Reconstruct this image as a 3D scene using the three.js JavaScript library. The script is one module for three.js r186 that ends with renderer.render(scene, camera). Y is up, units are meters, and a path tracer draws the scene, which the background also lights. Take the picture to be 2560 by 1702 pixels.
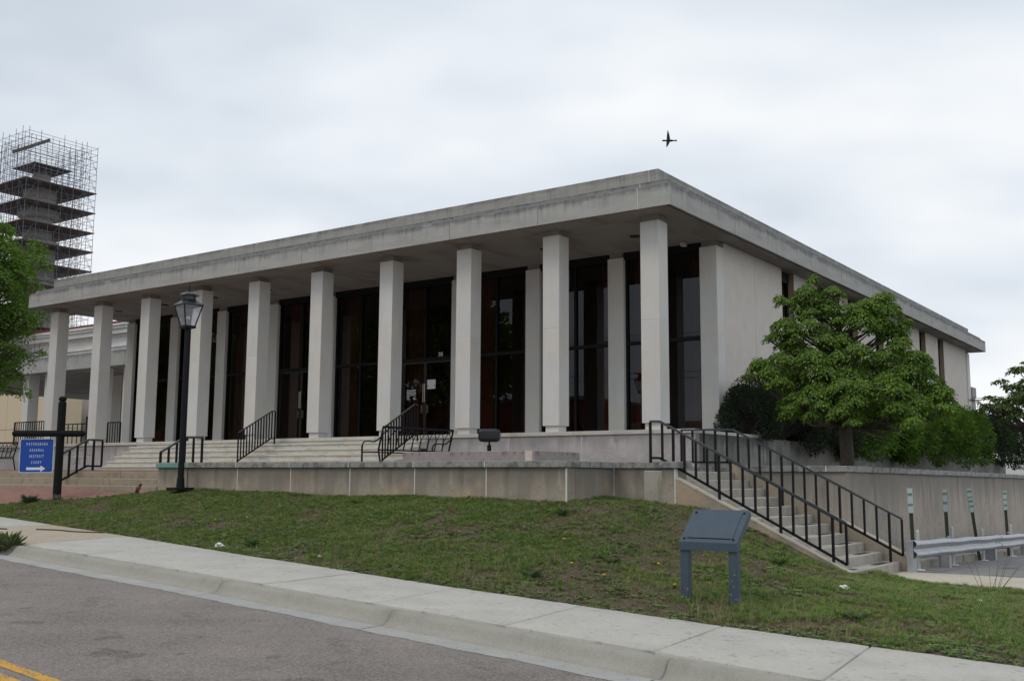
import * as THREE from 'three';
import { RoundedBoxGeometry } from 'three/addons/geometries/RoundedBoxGeometry.js';
import { mergeGeometries, mergeVertices } from 'three/addons/utils/BufferGeometryUtils.js';
import { FontLoader } from 'three/addons/loaders/FontLoader.js';
import { TextGeometry } from 'three/addons/geometries/TextGeometry.js';
import { Brush, Evaluator, SUBTRACTION } from 'three-bvh-csg';

// ------------------------------------------------------------------ camera, sky, sun, exposure
const scene = new THREE.Scene();
const camera = new THREE.PerspectiveCamera(36.061, 1024 / 680, 0.1, 1500);
const EYE = new THREE.Vector3(12.223, -1.4, 23.617);
camera.position.copy(EYE);
camera.up.set(0.0710, 0.9910, 0.1094);
camera.lookAt(EYE.x - 0.5762, EYE.y + 0.1303, EYE.z - 0.8069);
scene.add(camera);

const renderer = new THREE.WebGLRenderer({ antialias: true });
renderer.setSize(1024, 680);
renderer.toneMapping = THREE.LinearToneMapping;
renderer.toneMappingExposure = 1.0;
renderer.shadowMap.enabled = true;

// seeded random numbers and tiling noise
function rngOf(seed) { let a = seed >>> 0; return () => { a = (a + 0x6D2B79F5) >>> 0; let t = a; t = Math.imul(t ^ (t >>> 15), t | 1); t ^= t + Math.imul(t ^ (t >>> 7), t | 61); return ((t ^ (t >>> 14)) >>> 0) / 4294967296; }; }
const hash2 = (x, y, s) => { let h = Math.imul(x, 374761393) ^ Math.imul(y, 668265263) ^ Math.imul(s + 11, 2147483647 ^ 1274126177); h = Math.imul(h ^ (h >>> 13), 1274126177); return ((h ^ (h >>> 16)) >>> 0) / 4294967296; };
const sm = t => t * t * (3 - 2 * t);
function vnoise(x, y, px, py, s) {            // value noise that repeats after px, py cells
  const x0 = Math.floor(x), y0 = Math.floor(y), fx = sm(x - x0), fy = sm(y - y0);
  const m = (a, n) => ((a % n) + n) % n;
  const a = hash2(m(x0, px), m(y0, py), s), b = hash2(m(x0 + 1, px), m(y0, py), s), c = hash2(m(x0, px), m(y0 + 1, py), s), d = hash2(m(x0 + 1, px), m(y0 + 1, py), s);
  return a + (b - a) * fx + (c - a) * fy + (a - b - c + d) * fx * fy;
}
function fbm(u, v, cu, cv, oct, s) {          // u, v in 0..1; cu, cv cells across the tile
  let t = 0, w = 0.5, n = 0;
  for (let i = 0; i < oct; i++) { t += w * vnoise(u * cu, v * cv, cu, cv, s + i * 7); n += w; w *= 0.5; cu *= 2; cv *= 2; }
  return t / n;
}
const clamp = (x, a = 0, b = 1) => Math.min(b, Math.max(a, x));
const step = (a, b, x) => sm(clamp((x - a) / (b - a)));
const lerp = (a, b, t) => a + (b - a) * t;
const mix3 = (a, b, t) => [lerp(a[0], b[0], t), lerp(a[1], b[1], t), lerp(a[2], b[2], t)];

// overcast sky, computed in float
{
  const W = 1024, H = 512, data = new Float32Array(W * H * 4);
  const fx = -0.581, fz = -0.814, rx = 0.814, rz = -0.581;    // heading of the view, and its right
  const nz = (x, y, s) => { let t = 0, w = 0.5, n = 0, k = 1; for (let i = 0; i < 5; i++) { t += w * vnoise(x * k + 300, y * k + 300, 100000, 100000, s + i * 13); n += w; w *= 0.5; k *= 2.03; } return t / n; };
  for (let j = 0; j < H; j++) for (let i = 0; i < W; i++) {
    const el = ((j + 0.5) / H - 0.5) * Math.PI, az = ((i + 0.5) / W - 0.5) * 2 * Math.PI;
    const dx = Math.cos(el) * Math.cos(az), dy = Math.sin(el), dz = Math.cos(el) * Math.sin(az);
    const k = 1 / (Math.max(dy, 0) + 0.22);
    const f = (dx * fx + dz * fz) * k, r = (dx * rx + dz * rz) * k;
    const big = nz(r * 0.75 + 3.9, f * 0.9 + 3.9, 3), mid = nz(r * 1.7 + 9, f * 2.4 + 2, 41), fine = nz(r * 4 + 5, f * 7 + 3, 77);
    let c = clamp(0.5 + (big - 0.5) * 1.5 + (mid - 0.5) * 1.05 + (fine - 0.5) * 0.5);
    const side = (dx * rx + dz * rz) / Math.max(0.05, Math.hypot(dx, dz));
    const low = Math.exp(-Math.max(dy, 0) * 5);
    c = clamp(0.5 + (c - 0.5) * 0.95 + 0.04); c = clamp(c * 0.72 + 0.05 + low * 0.40 + side * 0.55 * (0.2 + low * 0.8));
    let col = mix3([0.585, 0.660, 0.745], [0.800, 0.850, 0.915], step(0.1, 0.62, c));
    col = mix3(col, [0.960, 0.985, 1.0], step(0.48, 0.88, c));
    if (dy < 0) col = mix3(col, [0.35, 0.36, 0.36], step(0, 0.08, -dy));
    const o = (j * W + i) * 4; data[o] = col[0]; data[o + 1] = col[1]; data[o + 2] = col[2]; data[o + 3] = 1;
  }
  const sky = new THREE.DataTexture(data, W, H, THREE.RGBAFormat, THREE.FloatType);
  sky.mapping = THREE.EquirectangularReflectionMapping; sky.magFilter = THREE.LinearFilter; sky.minFilter = THREE.LinearFilter; sky.needsUpdate = true;
  scene.background = sky; scene.environment = sky;
}
const sun = new THREE.DirectionalLight(0xfff1df, 0.9);
sun.position.set(-32, 50, 36); sun.target.position.set(-8, 0, 0);
sun.castShadow = true; sun.shadow.radius = 40; sun.shadow.mapSize.set(2048, 2048);
Object.assign(sun.shadow.camera, { left: -60, right: 40, top: 60, bottom: -60, near: 1, far: 200 });
scene.add(sun, sun.target);

// ------------------------------------------------------------------ textures and materials
const lin = c => c.map(x => { x = clamp(x); return Math.round(255 * (x <= 0.0031308 ? 12.92 * x : 1.055 * Math.pow(x, 1 / 2.4) - 0.055)); });
function colourTexture(n, m, fn) {            // fn(u, v) -> linear rgb
  const d = new Uint8Array(n * m * 4);
  for (let j = 0; j < m; j++) for (let i = 0; i < n; i++) { const c = lin(fn((i + 0.5) / n, (j + 0.5) / m)), o = (j * n + i) * 4; d[o] = c[0]; d[o + 1] = c[1]; d[o + 2] = c[2]; d[o + 3] = 255; }
  const t = new THREE.DataTexture(d, n, m); t.colorSpace = THREE.SRGBColorSpace; t.wrapS = t.wrapT = THREE.RepeatWrapping; t.magFilter = THREE.LinearFilter; t.needsUpdate = true; return t;
}
function heightTexture(n, fn) {
  const d = new Uint8Array(n * n * 4);
  for (let j = 0; j < n; j++) for (let i = 0; i < n; i++) { const c = Math.round(255 * clamp(fn((i + 0.5) / n, (j + 0.5) / n))), o = (j * n + i) * 4; d[o] = d[o + 1] = d[o + 2] = c; d[o + 3] = 255; }
  const t = new THREE.DataTexture(d, n, n); t.wrapS = t.wrapT = THREE.RepeatWrapping; t.magFilter = THREE.LinearFilter; t.needsUpdate = true; return t;
}
function rep(t, w, h) { const c = t.clone(); c.repeat.set(1 / w, 1 / h); c.needsUpdate = true; return c; }
const grainH = heightTexture(512, (u, v) => 0.5 * fbm(u, v, 128, 128, 2, 5) + 0.5 * fbm(u, v, 16, 16, 4, 8));
const std = (o) => new THREE.MeshStandardMaterial({ roughness: 0.9, ...o });
const scaleC = (c, k) => [c[0] * k, c[1] * k, c[2] * k];

// dressed stone of the columns: pale, with faint cloudiness and dribbles
const stoneT = colourTexture(512, 512, (u, v) => {
  const c = fbm(u, v, 4, 3, 5, 21), g = fbm(u, v, 128, 128, 2, 22), st = fbm(u, v, 48, 2, 3, 23);
  let k = 0.95 + (c - 0.5) * 0.16 + (g - 0.5) * 0.10 - step(0.62, 0.8, st) * 0.05;
  return scaleC(mix3([0.640, 0.640, 0.622], [0.650, 0.630, 0.580], step(0.35, 0.7, fbm(u, v, 3, 2, 3, 29))), k);
});
const stone = std({ map: rep(stoneT, 2.6, 2.6), bumpMap: rep(grainH, 0.6, 0.6), bumpScale: 0.0012 });
// weathered cast concrete: v runs once from the bottom to the top of a band; black crust under the drips, streaks below
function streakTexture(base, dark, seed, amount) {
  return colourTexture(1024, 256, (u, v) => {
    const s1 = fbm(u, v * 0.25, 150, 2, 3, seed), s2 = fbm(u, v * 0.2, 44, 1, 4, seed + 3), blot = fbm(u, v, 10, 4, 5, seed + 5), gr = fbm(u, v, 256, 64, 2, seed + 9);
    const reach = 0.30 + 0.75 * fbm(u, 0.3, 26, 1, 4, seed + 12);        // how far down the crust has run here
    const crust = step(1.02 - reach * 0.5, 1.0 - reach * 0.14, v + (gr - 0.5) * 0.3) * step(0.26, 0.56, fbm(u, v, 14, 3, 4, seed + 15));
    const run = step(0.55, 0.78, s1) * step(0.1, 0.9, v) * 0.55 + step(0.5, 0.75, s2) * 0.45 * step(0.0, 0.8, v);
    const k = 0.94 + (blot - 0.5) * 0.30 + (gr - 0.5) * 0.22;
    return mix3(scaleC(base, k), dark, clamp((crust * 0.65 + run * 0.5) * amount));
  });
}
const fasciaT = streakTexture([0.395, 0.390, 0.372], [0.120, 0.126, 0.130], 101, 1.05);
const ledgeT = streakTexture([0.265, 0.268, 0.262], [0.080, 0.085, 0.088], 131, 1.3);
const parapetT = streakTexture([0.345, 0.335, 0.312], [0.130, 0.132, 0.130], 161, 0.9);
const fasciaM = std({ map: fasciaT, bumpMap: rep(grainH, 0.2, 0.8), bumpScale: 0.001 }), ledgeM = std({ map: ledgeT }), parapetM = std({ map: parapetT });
const soffitM = std({ map: rep(colourTexture(512, 512, (u, v) => { const c = fbm(u, v, 5, 5, 5, 61), d = fbm(u, v, 9, 3, 4, 63); return scaleC(mix3([0.285, 0.265, 0.245], [0.20, 0.16, 0.13], step(0.5, 0.75, d) * 0.6), 0.9 + (c - 0.5) * 0.25); }), 6, 6) });
// exposed-aggregate wall panels, pinkish tan
const tanT = colourTexture(512, 512, (u, v) => { const g = fbm(u, v, 160, 160, 2, 71), c = fbm(u, v, 4, 4, 4, 72), st = fbm(u, v, 40, 2, 3, 75); return scaleC([0.645, 0.60, 0.55], 0.92 + (g - 0.5) * 0.34 + (c - 0.5) * 0.12 - step(0.6, 0.8, st) * 0.04); });
const tanM = std({ map: rep(tanT, 1.6, 1.6), bumpMap: rep(grainH, 0.5, 0.5), bumpScale: 0.003 });
// retaining wall panels: grey-brown aggregate, soot dribbles below the cap, tan rubbed patches and lime
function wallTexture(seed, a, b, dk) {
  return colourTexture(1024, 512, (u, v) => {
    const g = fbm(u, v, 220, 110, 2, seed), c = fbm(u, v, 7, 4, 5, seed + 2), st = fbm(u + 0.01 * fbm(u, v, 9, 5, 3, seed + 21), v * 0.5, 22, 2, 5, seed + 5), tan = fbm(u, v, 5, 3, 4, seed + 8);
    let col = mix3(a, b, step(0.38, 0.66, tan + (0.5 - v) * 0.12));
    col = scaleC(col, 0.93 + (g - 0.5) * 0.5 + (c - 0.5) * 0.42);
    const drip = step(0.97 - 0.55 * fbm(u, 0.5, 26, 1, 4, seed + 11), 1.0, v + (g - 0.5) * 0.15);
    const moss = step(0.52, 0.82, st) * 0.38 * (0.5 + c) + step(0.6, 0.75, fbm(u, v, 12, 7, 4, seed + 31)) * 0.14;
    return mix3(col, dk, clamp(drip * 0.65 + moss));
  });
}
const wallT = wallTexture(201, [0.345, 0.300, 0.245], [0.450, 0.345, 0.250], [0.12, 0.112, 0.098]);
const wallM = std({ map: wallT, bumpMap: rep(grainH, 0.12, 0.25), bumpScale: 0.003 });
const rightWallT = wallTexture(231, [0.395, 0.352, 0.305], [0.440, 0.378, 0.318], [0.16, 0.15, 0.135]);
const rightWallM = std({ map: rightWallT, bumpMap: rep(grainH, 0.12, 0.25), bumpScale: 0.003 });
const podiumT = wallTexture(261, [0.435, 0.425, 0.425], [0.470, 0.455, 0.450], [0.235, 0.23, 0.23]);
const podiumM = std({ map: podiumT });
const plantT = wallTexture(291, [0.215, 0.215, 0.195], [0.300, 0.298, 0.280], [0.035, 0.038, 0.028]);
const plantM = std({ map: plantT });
// cap stones: grey with lichen and soot
const capT = colourTexture(512, 512, (u, v) => { const g = fbm(u, v, 90, 90, 3, 301), c = fbm(u, v, 10, 10, 5, 302), l = fbm(u, v, 26, 26, 4, 305); let col = scaleC([0.315, 0.318, 0.305], 0.85 + (g - 0.5) * 0.5); col = mix3(col, [0.085, 0.09, 0.09], step(0.48, 0.70, c) * 0.65); return mix3(col, [0.40, 0.41, 0.385], step(0.62, 0.74, l) * 0.6); });
const capM = std({ map: rep(capT, 1.3, 1.3), bumpMap: rep(grainH, 0.3, 0.3), bumpScale: 0.003 });
const copperCapM = std({ map: rep(colourTexture(256, 256, (u, v) => { const c = fbm(u, v, 4, 4, 4, 311), g = fbm(u, v, 60, 60, 2, 312); return scaleC(mix3([0.36, 0.36, 0.33], [0.17, 0.36, 0.32], step(0.34, 0.56, c)), 0.85 + (g - 0.5) * 0.4); }), 1.1, 1.1) });
const creamT = colourTexture(512, 512, (u, v) => { const g = fbm(u, v, 90, 90, 2, 321), c = fbm(u, v, 6, 10, 5, 322), o = fbm(u, v, 5, 5, 4, 325); let col = scaleC([0.585, 0.565, 0.505], 0.95 + (g - 0.5) * 0.15 + (c - 0.5) * 0.22); col = mix3(col, [0.56, 0.44, 0.27], step(0.66, 0.8, o) * 0.5); return mix3(col, [0.25, 0.245, 0.23], step(0.56, 0.76, fbm(u, v, 7, 14, 4, 327)) * 0.34); });
const creamM = std({ map: rep(creamT, 2.2, 1.1), bumpMap: rep(grainH, 0.4, 0.4), bumpScale: 0.002 });
const stepT = colourTexture(512, 512, (u, v) => { const g = fbm(u, v, 120, 120, 2, 341), c = fbm(u, v, 7, 7, 5, 342); return mix3(scaleC([0.40, 0.375, 0.325], 0.95 + (g - 0.5) * 0.3 + (c - 0.5) * 0.22), [0.19, 0.175, 0.15], step(0.58, 0.78, fbm(u, v, 12, 6, 4, 345)) * 0.4); });
const stepM = std({ map: rep(stepT, 1.8, 1.8), bumpMap: rep(grainH, 0.3, 0.3), bumpScale: 0.002 });
const walkT = (s, a, sp) => colourTexture(512, 512, (u, v) => { const g = fbm(u, v, 200, 200, 2, s), c = fbm(u, v, 5, 5, 5, s + 1), b = fbm(u, v, 24, 24, 3, s + 4); return scaleC(a, 0.97 + (g - 0.5) * sp + (c - 0.5) * 0.24 + (b - 0.5) * 0.09 - step(0.70, 0.76, fbm(u, v, 40, 40, 3, s + 9)) * 0.22); });
const walkM = std({ map: rep(walkT(361, [0.465, 0.452, 0.405], 0.2), 2.6, 2.6), bumpMap: rep(grainH, 0.25, 0.25), bumpScale: 0.0015 });
const tanWalkM = std({ map: rep(walkT(371, [0.435, 0.375, 0.285], 0.5), 2.3, 2.3), bumpMap: rep(grainH, 0.2, 0.2), bumpScale: 0.003 });
const padM = std({ map: rep(walkT(381, [0.50, 0.455, 0.375], 0.2), 3, 3) });
const kerbM = std({ map: rep(colourTexture(512, 512, (u, v) => { const g = fbm(u, v, 150, 150, 2, 391), c = fbm(u, v, 6, 6, 5, 392), m = fbm(u, v, 20, 10, 4, 395); return mix3(scaleC([0.335, 0.322, 0.280], 0.95 + (g - 0.5) * 0.26 + (c - 0.5) * 0.25), [0.20, 0.195, 0.17], step(0.56, 0.78, m) * 0.28); }), 1.9, 1.9), bumpMap: rep(grainH, 0.25, 0.25), bumpScale: 0.002 });
const oldKerbM = std({ map: rep(walkT(399, [0.15, 0.14, 0.12], 0.6), 0.8, 0.8) });
const gutterM = std({ map: rep(walkT(401, [0.375, 0.372, 0.352], 0.3), 1.7, 1.7) });
const roadT = colourTexture(1024, 1024, (u, v) => {
  const h = hash2(Math.floor(u * 512), Math.floor(v * 512), 9), g = fbm(u, v, 256, 256, 2, 411), c = fbm(u, v, 5, 5, 5, 412), o = fbm(u, v, 16, 16, 4, 415);
  let k = 0.86 + (g - 0.5) * 0.75 + (c - 0.5) * 0.34 + (h > 0.93 ? 0.4 : 0) + (h < 0.08 ? -0.3 : 0) - step(0.62, 0.78, o) * 0.12 - step(0.74, 0.78, fbm(u, v, 9, 9, 4, 418)) * 0.25;
  return scaleC(mix3([0.262, 0.242, 0.238], [0.285, 0.238, 0.202], h), k);
});
const roadM = std({ map: rep(roadT, 4.2, 4.2), bumpMap: rep(grainH, 0.18, 0.18), bumpScale: 0.006 });
const lotM = std({ map: rep(colourTexture(512, 512, (u, v) => { const g = fbm(u, v, 200, 200, 2, 421), c = fbm(u, v, 5, 5, 5, 422), k = fbm(u, v, 12, 12, 4, 425); return mix3(scaleC([0.235, 0.23, 0.225], 0.9 + (g - 0.5) * 0.5 + (c - 0.5) * 0.2), [0.07, 0.07, 0.07], step(0.64, 0.7, k) * 0.7); }), 4, 4) });
const yellowM = std({ map: rep(colourTexture(512, 512, (u, v) => { const g = fbm(u, v, 120, 120, 3, 431), c = fbm(u, v, 8, 8, 4, 432); return mix3([0.62, 0.33, 0.035], [0.20, 0.16, 0.12], step(0.56, 0.7, g + (c - 0.5) * 0.5)); }), 1.4, 1.4) });
const brickM = std({ map: rep(colourTexture(512, 512, (u, v) => {      // too far and too oblique to tell the pavers apart
  const r = Math.floor(v * 16), x = u * 8 + (r % 2) * 0.5, fx = x - Math.floor(x), fy = v * 16 - r, h = hash2(Math.floor(x) % 8, r, 4), g = fbm(u, v, 90, 90, 2, 441);
  return (fx < 0.03 || fy < 0.06) ? [0.16, 0.13, 0.11] : scaleC(mix3([0.235, 0.105, 0.082], [0.30, 0.155, 0.115], h), 0.9 + (g - 0.5) * 0.5);
}), 1.7, 1.7) });
const lawnT = colourTexture(1024, 1024, (u, v) => {
  const g = fbm(u, v, 220, 220, 2, 451), p = fbm(u, v, 7, 7, 5, 452), q = fbm(u, v, 24, 24, 4, 455);
  let col = mix3([0.080, 0.100, 0.026], [0.125, 0.118, 0.045], g);
  col = mix3(col, [0.150, 0.105, 0.070], step(0.42, 0.62, p * 0.6 + q * 0.4));
  return scaleC(col, 0.75 + (g - 0.5) * 0.7);
});
const lawnM = std({ map: rep(lawnT, 5, 5), bumpMap: rep(grainH, 0.4, 0.4), bumpScale: 0.02 });
const soilM = std({ map: rep(walkT(461, [0.085, 0.06, 0.042], 0.9), 1, 1) });
const paleJointM = std({ color: new THREE.Color().setRGB(0.62, 0.62, 0.60) }), greyJointM = std({ color: new THREE.Color().setRGB(0.30, 0.30, 0.29) }), darkJointM = std({ color: new THREE.Color().setRGB(0.07, 0.065, 0.055) }), brownJointM = std({ color: new THREE.Color().setRGB(0.33, 0.26, 0.21) });
const phys = (o) => new THREE.MeshPhysicalMaterial({ specularIntensity: 0.4, ...o });
const blackIron = phys({ color: new THREE.Color().setRGB(0.009, 0.009, 0.012), roughness: 0.62, metalness: 0, bumpMap: rep(grainH, 0.1, 0.1), bumpScale: 0.0008 });
const railTopM = std({ color: new THREE.Color().setRGB(0.050, 0.062, 0.068), roughness: 0.35, metalness: 0.4 });
const bronzeFrame = phys({ color: new THREE.Color().setRGB(0.008, 0.0075, 0.008), roughness: 0.6, metalness: 0 });
const glassM = new THREE.MeshPhysicalMaterial({ color: new THREE.Color().setRGB(0.36, 0.235, 0.195), roughness: 0.015, transmission: 1, thickness: 0, ior: 1.5 });
const lampGlassM = new THREE.MeshPhysicalMaterial({ color: new THREE.Color().setRGB(0.9, 0.92, 0.95), roughness: 0.12, transmission: 0.85, thickness: 0, ior: 1.5 });
const interiorM = std({ color: new THREE.Color().setRGB(0.16, 0.10, 0.07) }), interiorFloorM = std({ color: new THREE.Color().setRGB(0.22, 0.12, 0.08), roughness: 0.4 });
const barkM = std({ map: rep(colourTexture(256, 256, (u, v) => { const g = fbm(u, v, 40, 14, 3, 471), c = fbm(u, v, 8, 6, 4, 472); return scaleC([0.115, 0.095, 0.078], 0.6 + g * 0.8 + (c - 0.5) * 0.5); }), 0.4, 0.4), bumpMap: rep(grainH, 0.12, 0.2), bumpScale: 0.02 });
const galvT = colourTexture(256, 256, (u, v) => { const g = fbm(u, v, 30, 30, 3, 481), c = fbm(u, v, 5, 9, 4, 482); return scaleC([0.50, 0.52, 0.55], 0.85 + (g - 0.5) * 0.2 + (c - 0.5) * 0.3); });
const galvM = std({ map: rep(galvT, 0.8, 0.8), roughness: 0.5, metalness: 0.55 });
const slateM = std({ map: rep(colourTexture(256, 256, (u, v) => { const g = fbm(u, v, 60, 60, 2, 491), c = fbm(u, v, 6, 6, 4, 492); return scaleC([0.050, 0.078, 0.108], 0.9 + (g - 0.5) * 0.25 + (c - 0.5) * 0.25); }), 0.6, 0.6), roughness: 0.6 });

// ------------------------------------------------------------------ helpers: geometry, naming
const V = (x, y, z) => new THREE.Vector3(x, y, z);
let uvSeed = rngOf(77);
function boxUV(g, fit) {                      // uv in metres on the face's own plane; fit = [y0, y1, length]: v runs 0..1 over that height, u over that length
  if (g.index) g = g.toNonIndexed();
  const p = g.attributes.position, n = g.attributes.normal, uv = new Float32Array(p.count * 2), ox = uvSeed() * 7, oy = uvSeed() * 7;
  for (let i = 0; i < p.count; i += 3) {
    const ax = Math.abs(n.getX(i) + n.getX(i + 1) + n.getX(i + 2)), ay = Math.abs(n.getY(i) + n.getY(i + 1) + n.getY(i + 2)), az = Math.abs(n.getZ(i) + n.getZ(i + 1) + n.getZ(i + 2));
    for (let k = i; k < i + 3; k++) {
      const x = p.getX(k), y = p.getY(k), z = p.getZ(k);
      let a, b;
      if (ay >= ax && ay >= az) { a = x; b = z; } else if (ax >= az) { a = z; b = y; } else { a = x; b = y; }
      if (fit) { uv[2 * k] = (a + ox * 3.1) / fit[2]; uv[2 * k + 1] = (ay >= ax && ay >= az) ? 0.97 : clamp((b - fit[0]) / (fit[1] - fit[0]), 0.004, 0.996); }
      else { uv[2 * k] = a + ox; uv[2 * k + 1] = b + oy; }
    }
  }
  g.setAttribute('uv', new THREE.BufferAttribute(uv, 2));
  return g;
}
function box(x0, x1, y0, y1, z0, z1, r = 0, fit) {
  const w = Math.abs(x1 - x0), h = Math.abs(y1 - y0), d = Math.abs(z1 - z0);
  const g = r > 0 ? new RoundedBoxGeometry(w, h, d, 1, Math.min(r, w / 2.2, h / 2.2, d / 2.2)) : new THREE.BoxGeometry(w, h, d);
  g.translate((x0 + x1) / 2, (y0 + y1) / 2, (z0 + z1) / 2);
  return boxUV(g, fit);
}
function bar(p, q, w, h = w) {                // a square bar from p to q
  const d = q.clone().sub(p), L = d.length(), g = new THREE.BoxGeometry(w, h, L), m = new THREE.Matrix4();
  const z = d.normalize(), up = Math.abs(z.y) > 0.98 ? V(1, 0, 0) : V(0, 1, 0), x = up.clone().cross(z).normalize(), y = z.clone().cross(x);
  m.makeBasis(x, y, z).setPosition(p.clone().add(q).multiplyScalar(0.5)); g.applyMatrix4(m);
  return boxUV(g);
}
function rod(p, q, r0, r1 = r0, n = 8) {
  const d = q.clone().sub(p), L = d.length(), g = new THREE.CylinderGeometry(r1, r0, L, n, 1);
  g.applyQuaternion(new THREE.Quaternion().setFromUnitVectors(V(0, 1, 0), d.normalize())); g.translate((p.x + q.x) / 2, (p.y + q.y) / 2, (p.z + q.z) / 2);
  return g.toNonIndexed();
}
function curveTube(pts, r, seg = 16, n = 6) { return new THREE.TubeGeometry(new THREE.CatmullRomCurve3(pts), seg, r, n).toNonIndexed(); }
function prism(poly, z0, z1) {                // poly [[x, y]...] extruded along z
  const s = new THREE.Shape(poly.map(([x, y]) => new THREE.Vector2(x, y))); const g = new THREE.ExtrudeGeometry(s, { depth: z1 - z0, bevelEnabled: false }); g.translate(0, 0, z0); return boxUV(g);
}
function joined(list) { if (!Array.isArray(list)) return list; if (list.length === 1) return list[0]; const l = list.map(g => { let q = g.index ? g.toNonIndexed() : g; for (const k of Object.keys(q.attributes)) if (!['position', 'normal', 'uv'].includes(k)) q.deleteAttribute(k); if (!q.attributes.uv) q.setAttribute('uv', new THREE.BufferAttribute(new Float32Array(q.attributes.position.count * 2), 2)); return q; }); return mergeGeometries(l); }
const taken = {};
function numbered(n) { const k = taken[n] = (taken[n] ?? -1) + 1; return k ? n + '_' + String(k).padStart(3, '0') : n; }
function mesh(name, geo, mat, parent) { const m = new THREE.Mesh(joined(geo), mat); m.name = name; m.castShadow = m.receiveShadow = true; parent.add(m); return m; }
function sub(name, parent) { const g = new THREE.Group(); g.name = name; parent.add(g); return g; }
function thing(name, label, category, pos = [0, 0, 0], turn = 0, group) {
  const g = new THREE.Group(); g.name = numbered(name); g.position.set(...pos); g.rotation.y = turn; g.userData = { label, category }; if (group) g.userData.group = group; scene.add(g); return g;
}
function single(name, geo, mat, label, category, group) { const m = mesh(numbered(name), geo, mat, scene); m.userData = { label, category }; if (group) m.userData.group = group; return m; }
function structure(name, geo, mat, label) { const m = mesh(numbered(name), geo, mat, scene); m.userData = { kind: 'structure', label, category: name.replace(/_/g, ' ') }; return m; }
function structGroup(name, label) { const g = new THREE.Group(); g.name = numbered(name); g.userData = { kind: 'structure', label, category: name.replace(/_/g, ' ') }; scene.add(g); return g; }
const poly = (pts) => x => { if (x <= pts[0][0]) return pts[0][1] + (x - pts[0][0]) * (pts[1][1] - pts[0][1]) / (pts[1][0] - pts[0][0]); for (let i = 1; i < pts.length; i++) if (x <= pts[i][0] || i === pts.length - 1) { const [a, b] = pts[i - 1], [c, d] = pts[i]; return b + (x - a) * (d - b) / (c - a); } };
function sheet(xs, za, zb, rows, yf, ends = true) {   // a surface y = yf(x, z) between two edges za(x) < zb(x)
  const pos = [], uv = [], idx = [], n = rows + 1;
  for (const x of xs) for (let j = 0; j <= rows; j++) { const a = za(x), z = a + (zb(x) - a) * j / rows; pos.push(x, yf(x, z), z); uv.push(x, z); }
  for (let i = 0; i < xs.length - 1; i++) for (let j = 0; j < rows; j++) { const a = i * n + j; idx.push(a, a + 1, a + n, a + 1, a + n + 1, a + n); }
  const g = new THREE.BufferGeometry(); g.setAttribute('position', new THREE.Float32BufferAttribute(pos, 3)); g.setAttribute('uv', new THREE.Float32BufferAttribute(uv, 2)); g.setIndex(idx); g.computeVertexNormals(); return g;
}
const range = (a, b, n) => Array.from({ length: n + 1 }, (_, i) => a + (b - a) * i / n);

// ------------------------------------------------------------------ the lie of the land
const roadY = (x, z) => -3.25 - 0.030 * (x - 12.223) + 0.004 * (z - 23.617);
const GE = poly([[-20, 12.72], [-4.6, 14.25], [-0.76, 14.58], [3.15, 14.99], [5.87, 15.27], [7.49, 15.46], [16, 16.4]]);   // road edge of the gutter
const KB = x => GE(x) - 0.33, FR = x => GE(x) - 0.67;                                                                     // foot of the kerb, back of the kerb
const BK = poly([[-20, 9.0], [-12.47, 10.07], [-6.12, 10.94], [-1.07, 11.79], [3.33, 12.40], [7.34, 12.82], [10.35, 12.98], [16, 13.5]]);   // back of the pavement
const walkY = (x, z) => roadY(x, z) + 0.173;
const PADE = poly([[6.3, 4.12], [6.85, 4.2], [8, 4.8], [9.03, 5.25], [11, 6], [16, 7.6]]);
const BRK = poly([[-16.5, 9.4], [-14.16, 9.17], [-12.86, 8.53], [-11.57, 8.14], [-11.07, 7.8], [-9.9, 7.4]]);
const controls = [[-10.07, 7.4, -1.76], [-8.9, 7.4, -1.72], [-5.4, 7.4, -1.767], [-3.25, 7.4, -1.797], [-1.77, 7.4, -1.785], [0.05, 7.4, -1.79], [1.9, 7.4, -1.856], [1.9, 5.7, -1.74], [3.14, 5.95, -1.87], [3.9, 5.95, -1.945], [5.68, 5.95, -2.594], [6.05, 5.95, -2.77], [6.48, 5.95, -2.95],
  [6.85, 4.2, -3.125], [8, 4.8, -3.125], [9.03, 5.25, -3.125], [11, 6, -3.14], [14, 7, -3.18], [-14, 8.2, -1.9], [-18, 8.2, -1.95], [-12, 7.6, -1.84]];
for (const x of [-20, -17, -14, -11, -9, -6, -3, 0, 2.5, 5, 7.5, 10, 12.5, 16]) controls.push([x, BK(x), walkY(x, BK(x)) - 0.015]);
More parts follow.
